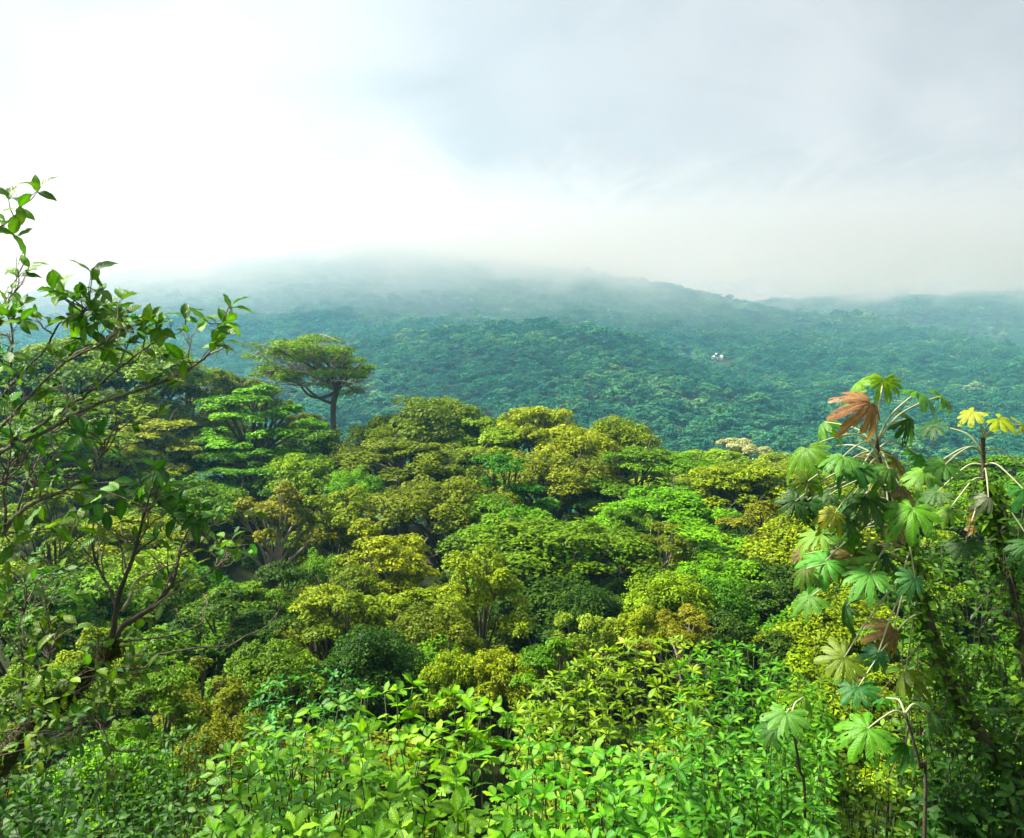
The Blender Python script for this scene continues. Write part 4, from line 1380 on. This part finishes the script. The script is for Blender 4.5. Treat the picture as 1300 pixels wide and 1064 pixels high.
def cecropia(name, label, D, stem_px, r0, r1, leaves, seed, mat=M_CECR, foot_dx=0.0):
    """stem by pixels from the foot up; leaves: (leaf px, joint index on the stem 0..1, radius m, facing, colour, mesh, depth offset)"""
    rg = random.Random(seed)
    nr = np.random.RandomState(seed)
    u0, v0 = stem_px[0][:2]
    f0 = P(u0, v0, D)
    O = Vector((f0.x + foot_dx, f0.y, gz(f0.x + foot_dx, f0.y)))
    e = empty(name, O)
    pts = [Vector((0, 0, -0.1))] + [P(u, v, D + dd) - O for u, v, dd in [(p + (0.0,))[:3] for p in stem_px]]
    n = len(pts)
    path, rr = catmull(pts, [r0 + (r1 - r0) * i / (n - 1) for i in range(n)], 7)
    rr = rr * (1 + 0.06 * np.cos(np.arange(len(rr)) * 2.1))
    link('trunk', tubes_mesh('trunk', [(path, rr)], mat, 9, 0.05, nr), e)
    # climbers clothing the lower stem
    if r0 > 0.03:
        vc, vn, vt_ = [], [], []
        for i in range(2, int(len(path) * 0.78)):
            k_ = 17
            a_ = nrm(nr.normal(size=(k_, 3)))
            vc.append(path[i] + a_ * nr.uniform(0.03, 0.20, (k_, 1)) + nr.normal(0, 0.03, (k_, 3)))
            vn.append(nrm(a_ * 0.6 + np.array([0, -0.2, 0.7]) + nr.normal(0, 0.3, (k_, 3))))
        for q_ in range(14):
            i = nr.randint(len(path) // 5, len(path) - 8)
            p0 = path[i]
            p1 = p0 + np.array([nr.normal(0, 0.2), nr.normal(0, 0.15), -nr.uniform(0.4, 1.1)])
            pa, ra = catmull([p0, (p0 + p1) / 2 + nr.normal(0, 0.08, 3), p1], [0.004, 0.004, 0.002], 5)
            vt_.append((pa, ra))
        V_, F_, a_ = leaf_cloud(np.vstack(vc), np.vstack(vn), 0.085, nr, 0.5)
        o_ = link('climber', np_mesh('climber', V_, F_, M_CROWN, {'var': a_}), e, color=(0.055, 0.135, 0.004))
        o_['kind'] = 'stuff'
        o_ = link('hanging_vine', tubes_mesh('hanging_vine', vt_, M_TWIG, 4), e)
        o_['kind'] = 'stuff'
    for (u, v, t, rad, face, col, k, dd) in leaves:
        c = P(u, v, D + dd) - O
        j = Vector(path[min(len(path) - 1, int(t * (len(path) - 1)))])
        face = Vector(face).normalized()
        out = Vector((c.x - j.x, c.y - j.y, 0.0))
        if out.length < 0.05:
            out = Vector((rg.uniform(-1, 1), -0.6, 0))
        ax = (out.normalized() + Vector((0, 0, -0.55))).normalized()
        kk = k if k == 4 or rg.random() < 0.6 else rg.choice((0, 1, 2, 3, 5, 6))
        ax = (ax + Vector((rg.gauss(0, 0.25), rg.gauss(0, 0.25), 0))).normalized()
        lf = put_leaf(e, PALM[kk], c, ax, face, rad * 0.92, jit(col, rg, 0.1))
        mid = j.lerp(c, 0.5) + Vector((0, 0, 0.12 * (c - j).length + 0.02))
        pa, ra = catmull([j, j.lerp(mid, 0.6) + Vector((0, 0, 0.03)), mid.lerp(c, 0.35), c], [0.0085, 0.0075, 0.0065, 0.005], 5)
        po = link('petiole', tubes_mesh('petiole', [(pa, ra)], M_PETI, 6), lf)
        po.matrix_parent_inverse = lf.matrix_basis.inverted()
    return e


G1, G2, G3 = (0.075, 0.210, 0.022), (0.105, 0.235, 0.016), (0.040, 0.150, 0.022)
YL, RD, PK, BN, DK = (0.22, 0.265, 0.006), (0.30, 0.135, 0.062), (0.36, 0.21, 0.14), (0.20, 0.11, 0.040), (0.030, 0.095, 0.012)
UP = (0.0, -0.35, 1.0)
xr = random.Random(8)
EXTRA = []
for k in range(40):
    tt = xr.uniform(0.5, 0.93)
    uu, vv = (1060 + xr.uniform(-55, 95), 990 - 430 * tt + xr.uniform(-25, 25))
    EXTRA.append((uu + 90 * max(0, 0.75 - tt), vv, tt, xr.uniform(0.11, 0.21), (xr.gauss(0, 0.4), xr.uniform(-0.9, -0.1), xr.uniform(0.4, 1.0)),
                  xr.choice((G1, G2, G3, DK, DK, (0.10, 0.15, 0.012), (0.13, 0.11, 0.02))), xr.choice((0, 1, 2, 3, 5, 6)), xr.uniform(-0.5, 0.5)))
e = cecropia('cecropia', 'x', 6.5, [(1300, 1040), (1263, 965), (1231, 910), (1205, 863), (1189, 818), (1170, 760), (1155, 712), (1142, 662), (1122, 615), (1116, 585), (1112, 556)], 0.056, 0.017, [
    (1105, 512, 0.98, 0.26, (-0.05, -1.0, 0.12), RD, 3, -0.25),
    (1090, 485, 1.0, 0.23, (-0.35, -0.10, 1.0), G2, 1, 0.10),
    (1122, 482, 1.0, 0.20, (0.25, 0.30, 1.0), G2, 2, 0.25),
    (1082, 502, 0.99, 0.17, (-0.9, -0.3, 0.5), G2, 0, -0.1),
    (1165, 498, 0.98, 0.24, (0.35, -0.15, 1.0), G1, 1, -0.1),
    (1195, 503, 0.98, 0.17, (0.6, -0.3, 0.8), G1, 2, 0.1),
    (1150, 532, 0.97, 0.20, (0.3, -0.7, 0.5), DK, 3, 0.15),
    (1046, 536, 0.95, 0.19, (-0.3, -0.1, 1.0), G1, 0, 0.3),
    (1024, 570, 0.97, 0.27, (-0.55, -0.45, 0.8), G2, 1, -0.3),
    (1070, 580, 0.94, 0.20, (-0.2, -0.5, 1.0), G1, 2, -0.5),
    (1094, 594, 0.93, 0.20, (-0.1, -0.8, 0.8), G1, 0, -0.4),
    (1128, 596, 0.93, 0.19, (0.15, -0.8, 0.7), G1, 3, -0.35),
    (1165, 578, 0.95, 0.20, (0.4, -0.2, 1.0), G3, 2, 0.3),
    (1100, 632, 0.88, 0.28, (-0.1, -0.45, 1.0), DK, 1, -0.3),
    (1075, 640, 0.86, 0.24, (-0.4, -0.5, 0.9), G3, 0, 0.2),
    (1060, 652, 0.85, 0.16, (-0.2, -0.9, 0.5), (0.25, 0.27, 0.02), 3, -0.5),
    (1158, 645, 0.72, 0.31, (0.05, -0.30, 1.0), (0.085, 0.270, 0.012), 1, -0.5),
    (1130, 668, 0.83, 0.12, (-0.3, -1.0, 0.1), PK, 3, -0.4),
    (1142, 672, 0.83, 0.10, (0.3, -1.0, 0.0), PK, 3, -0.35),
    (1042, 678, 0.78, 0.23, (-0.3, -0.4, 1.0), G2, 2, 0.0),
    (1048, 712, 0.74, 0.26, (-0.2, -0.55, 1.0), (0.060, 0.255, 0.022), 0, -0.3),
    (1105, 728, 0.70, 0.25, (-0.2, -0.75, 0.8), (0.065, 0.235, 0.030), 2, -0.55),
    (1161, 734, 0.68, 0.17, (0.25, -0.9, 0.6), (0.065, 0.220, 0.060), 3, -0.6),
    (1030, 757, 0.66, 0.24, (-0.2, -0.5, 1.0), G1, 1, 0.1),
    (1075, 770, 0.66, 0.22, (-0.3, -0.7, 0.7), DK, 3, 0.2),
    (1134, 800, 0.62, 0.20, (0.0, -1.0, 0.2), BN, 3, -0.2),
    (1072, 835, 0.60, 0.27, (-0.3, -0.75, 0.7), (0.150, 0.235, 0.018), 1, -0.4),
    (1115, 829, 0.60, 0.15, (0.0, -0.8, 0.8), (0.055, 0.200, 0.070), 2, -0.5),
    (1150, 852, 0.56, 0.25, (0.1, -0.5, 1.0), (0.13, 0.17, 0.012), 0, 0.1),
    (1090, 872, 0.52, 0.24, (-0.2, -0.35, 1.0), G3, 2, -0.2),
] + EXTRA, 51)
e['label'] = 'leaning cecropia with one reddish palmate leaf at its top'
e['category'] = 'tree'
e = cecropia('cecropia', 'x', 6.9, [(1318, 1030), (1304, 860), (1292, 780), (1279, 715), (1266, 677), (1257, 640), (1250, 612), (1248, 582), (1248, 556)], 0.038, 0.016, [
    (1236, 523, 1.0, 0.17, (-0.3, -0.35, 1.0), YL, 4, 0.0),
    (1268, 532, 1.0, 0.19, (0.25, -0.75, 0.75), YL, 4, -0.1),
    (1297, 540, 0.99, 0.17, (0.3, -0.6, 0.8), YL, 4, 0.1),
    (1186, 540, 0.93, 0.22, (-0.3, -0.4, 1.0), DK, 1, 0.2),
    (1176, 600, 0.93, 0.25, (-0.2, -0.35, 1.0), G2, 2, -0.2),
    (1200, 590, 0.92, 0.22, (-0.1, -0.7, 0.8), G1, 0, -0.4),
    (1190, 625, 0.86, 0.24, (-0.4, -0.4, 1.0), DK, 3, 0.1),
    (1205, 648, 0.80, 0.18, (-0.2, -0.4, 1.0), G2, 1, -0.1),
    (1255, 632, 0.84, 0.13, (0.1, -1.0, 0.4), (0.30, 0.36, 0.22), 3, -0.5),
    (1310, 600, 0.93, 0.30, (0.3, -0.3, 1.0), G1, 1, -0.2),
    (1300, 622, 0.86, 0.24, (0.2, -0.45, 1.0), (0.05, 0.22, 0.035), 2, -0.3),
    (1240, 662, 0.80, 0.18, (-0.1, -0.9, 0.3), (0.15, 0.10, 0.02), 3, 0.2),
    (1225, 690, 0.74, 0.22, (-0.3, -0.4, 1.0), DK, 0, -0.2),
    (1310, 690, 0.72, 0.24, (0.2, -0.5, 1.0), G3, 1, -0.3),
], 52)
e['label'] = 'slim cecropia topped by yellow young leaves'
e['category'] = 'tree'
e = cecropia('cecropia_sapling', 'x', 5.6, [(1175, 1010), (1168, 973), (1158, 935), (1149, 906)], 0.013, 0.009, [
    (1102, 925, 0.95, 0.27, (-0.15, -0.55, 1.0), (0.075, 0.230, 0.010), 0, -0.2),
    (1180, 905, 1.0, 0.20, (0.5, -0.4, 0.8), DK, 1, 0.15),
    (1125, 886, 1.0, 0.17, (-0.3, -0.2, 1.0), G3, 2, 0.2),
    (1150, 945, 0.85, 0.20, (0.1, -0.7, 0.8), G3, 3, 0.2),
], 53)
e['label'] = 'short cecropia sapling with one bright green palmate leaf'
e['category'] = 'sapling'
e = cecropia('cecropia_sapling', 'x', 5.8, [(1022, 1040), (1015, 975), (1008, 935), (1004, 912)], 0.011, 0.008, [
    (998, 905, 1.0, 0.22, (-0.2, -0.45, 1.0), G1, 4, -0.1),
    (1020, 885, 1.0, 0.17, (0.2, -0.3, 1.0), G2, 2, 0.1),
    (985, 925, 0.9, 0.18, (-0.3, -0.6, 0.9), DK, 1, 0.0),
], 54)
e['label'] = 'short cecropia sapling rising out of the glossy bushes'
e['category'] = 'sapling'

# ------------------------------------------------------------------ ground cover on the slope below the viewpoint
gr = np.random.RandomState(61)
n = 60000
y = gr.uniform(0.8, 24, n) ** 1.0
x = gr.uniform(-1, 1, n) * (y * 0.75 + 2.5)
z = height(x, y) + gr.uniform(0.0, 1, n) ** 2 * np.minimum(0.9, 0.15 + y * 0.05)
C = np.stack([x, y, z], 1)
Nn = nrm(np.stack([gr.normal(0, 0.4, n), gr.normal(-0.2, 0.4, n), np.ones(n)], 1))
V, Fq, va = leaf_cloud(C, Nn, 0.14, gr, 0.5)
gc = link('ground_cover', np_mesh('ground_cover', V, Fq, M_CROWN, {'var': va}), color=(0.030, 0.110, 0.010))
tag(gc, 'low green herbs covering the steep slope under the shrubs', 'ground cover', kind='stuff')

# ------------------------------------------------------------------ air
def volume_box(name, lo, hi, mat):
    o = link(name, box_mesh(name, lo, hi, mat))
    o.display_type = 'WIRE'
    return o


mh = bpy.data.materials.new('haze_air')
mh.use_nodes = True
t = mh.node_tree
t.nodes.clear()
pv = N(t, 'ShaderNodeVolumePrincipled')
pv.inputs['Color'].default_value = (0.27, 0.72, 1.0, 1)
pv.inputs['Density'].default_value = 0.00040
pv.inputs['Anisotropy'].default_value = 0.55
pv.inputs['Absorption Color'].default_value = (1, 1, 1, 1)
out = N(t, 'ShaderNodeOutputMaterial')
t.links.new(pv.outputs[0], out.inputs['Volume'])
hz = volume_box('haze', (-2700, -45, -75), (2700, 2320, 275), mh)
tag(hz, 'thin blue air haze over the whole valley', 'haze', kind='stuff')

mm = bpy.data.materials.new('mountain_mist')
mm.use_nodes = True
t = mm.node_tree
t.nodes.clear()
ge = N(t, 'ShaderNodeNewGeometry')
sx = N(t, 'ShaderNodeSeparateXYZ')
t.links.new(ge.outputs['Position'], sx.inputs[0])
nz = N(t, 'ShaderNodeTexNoise', in_Scale=1.0, in_Detail=4.0, in_Roughness=0.55, in_Distortion=0.3)
mpn = N(t, 'ShaderNodeMapping')
mpn.inputs['Scale'].default_value = (1 / 190, 1 / 420, 1 / 90)
t.links.new(ge.outputs['Position'], mpn.inputs[0])
t.links.new(mpn.outputs[0], nz.inputs['Vector'])
# cloud base: falls towards +X, rises with distance
base = math_node(t, 'MULTIPLY_ADD', math_node(t, 'MINIMUM', sx.outputs[0], 120.0), -0.045, 123.0)
base = math_node(t, 'ADD', base, math_node(t, 'MULTIPLY', math_node(t, 'SUBTRACT', sx.outputs[1], 1250.0), 0.055))
rel = math_node(t, 'SUBTRACT', sx.outputs[2], base)
rel = math_node(t, 'ADD', rel, math_node(t, 'MULTIPLY_ADD', nz.outputs[0], 150.0, -75.0))
nw = N(t, 'ShaderNodeTexNoise', in_Scale=1.0, in_Detail=3.0, in_Roughness=0.55, in_Distortion=0.8)
mpw = N(t, 'ShaderNodeMapping')
mpw.inputs['Scale'].default_value = (1 / 85, 1 / 260, 1 / 38)
t.links.new(ge.outputs['Position'], mpw.inputs[0])
t.links.new(mpw.outputs[0], nw.inputs['Vector'])
rel = math_node(t, 'ADD', rel, math_node(t, 'MULTIPLY_ADD', nw.outputs[0], 130.0, -65.0))
thick = smooth_node(t, rel, -22.0, 48.0, 0.0, 0.0085)
fade = smooth_node(t, rel, 45.0, 125.0, 1.0, 0.0)
dens = math_node(t, 'MULTIPLY', thick, fade)
veil = math_node(t, 'MULTIPLY', smooth_node(t, sx.outputs[0], 480.0, -300.0, 0.0004, 0.0074), smooth_node(t, sx.outputs[2], -60.0, 75.0, 0.0, 1.0))
veil = math_node(t, 'MULTIPLY', math_node(t, 'MULTIPLY', veil, fade), smooth_node(t, nz.outputs[0], 0.25, 0.7, 0.4, 1.0))
dens = math_node(t, 'ADD', dens, veil)
pv = N(t, 'ShaderNodeVolumePrincipled')
pv.inputs['Color'].default_value = (0.80, 0.92, 1.0, 1)
pv.inputs['Absorption Color'].default_value = (1, 1, 1, 1)
pv.inputs['Anisotropy'].default_value = 0.88
t.links.new(dens, pv.inputs['Density'])
out = N(t, 'ShaderNodeOutputMaterial')
t.links.new(pv.outputs[0], out.inputs['Volume'])
mm.cycles.volume_step_rate = 0.18
ms = volume_box('mist', (-1700, 850, -20), (2000, 1650, 270), mm)
tag(ms, 'white cloud and mist wrapping the mountain tops', 'mist', kind='stuff')
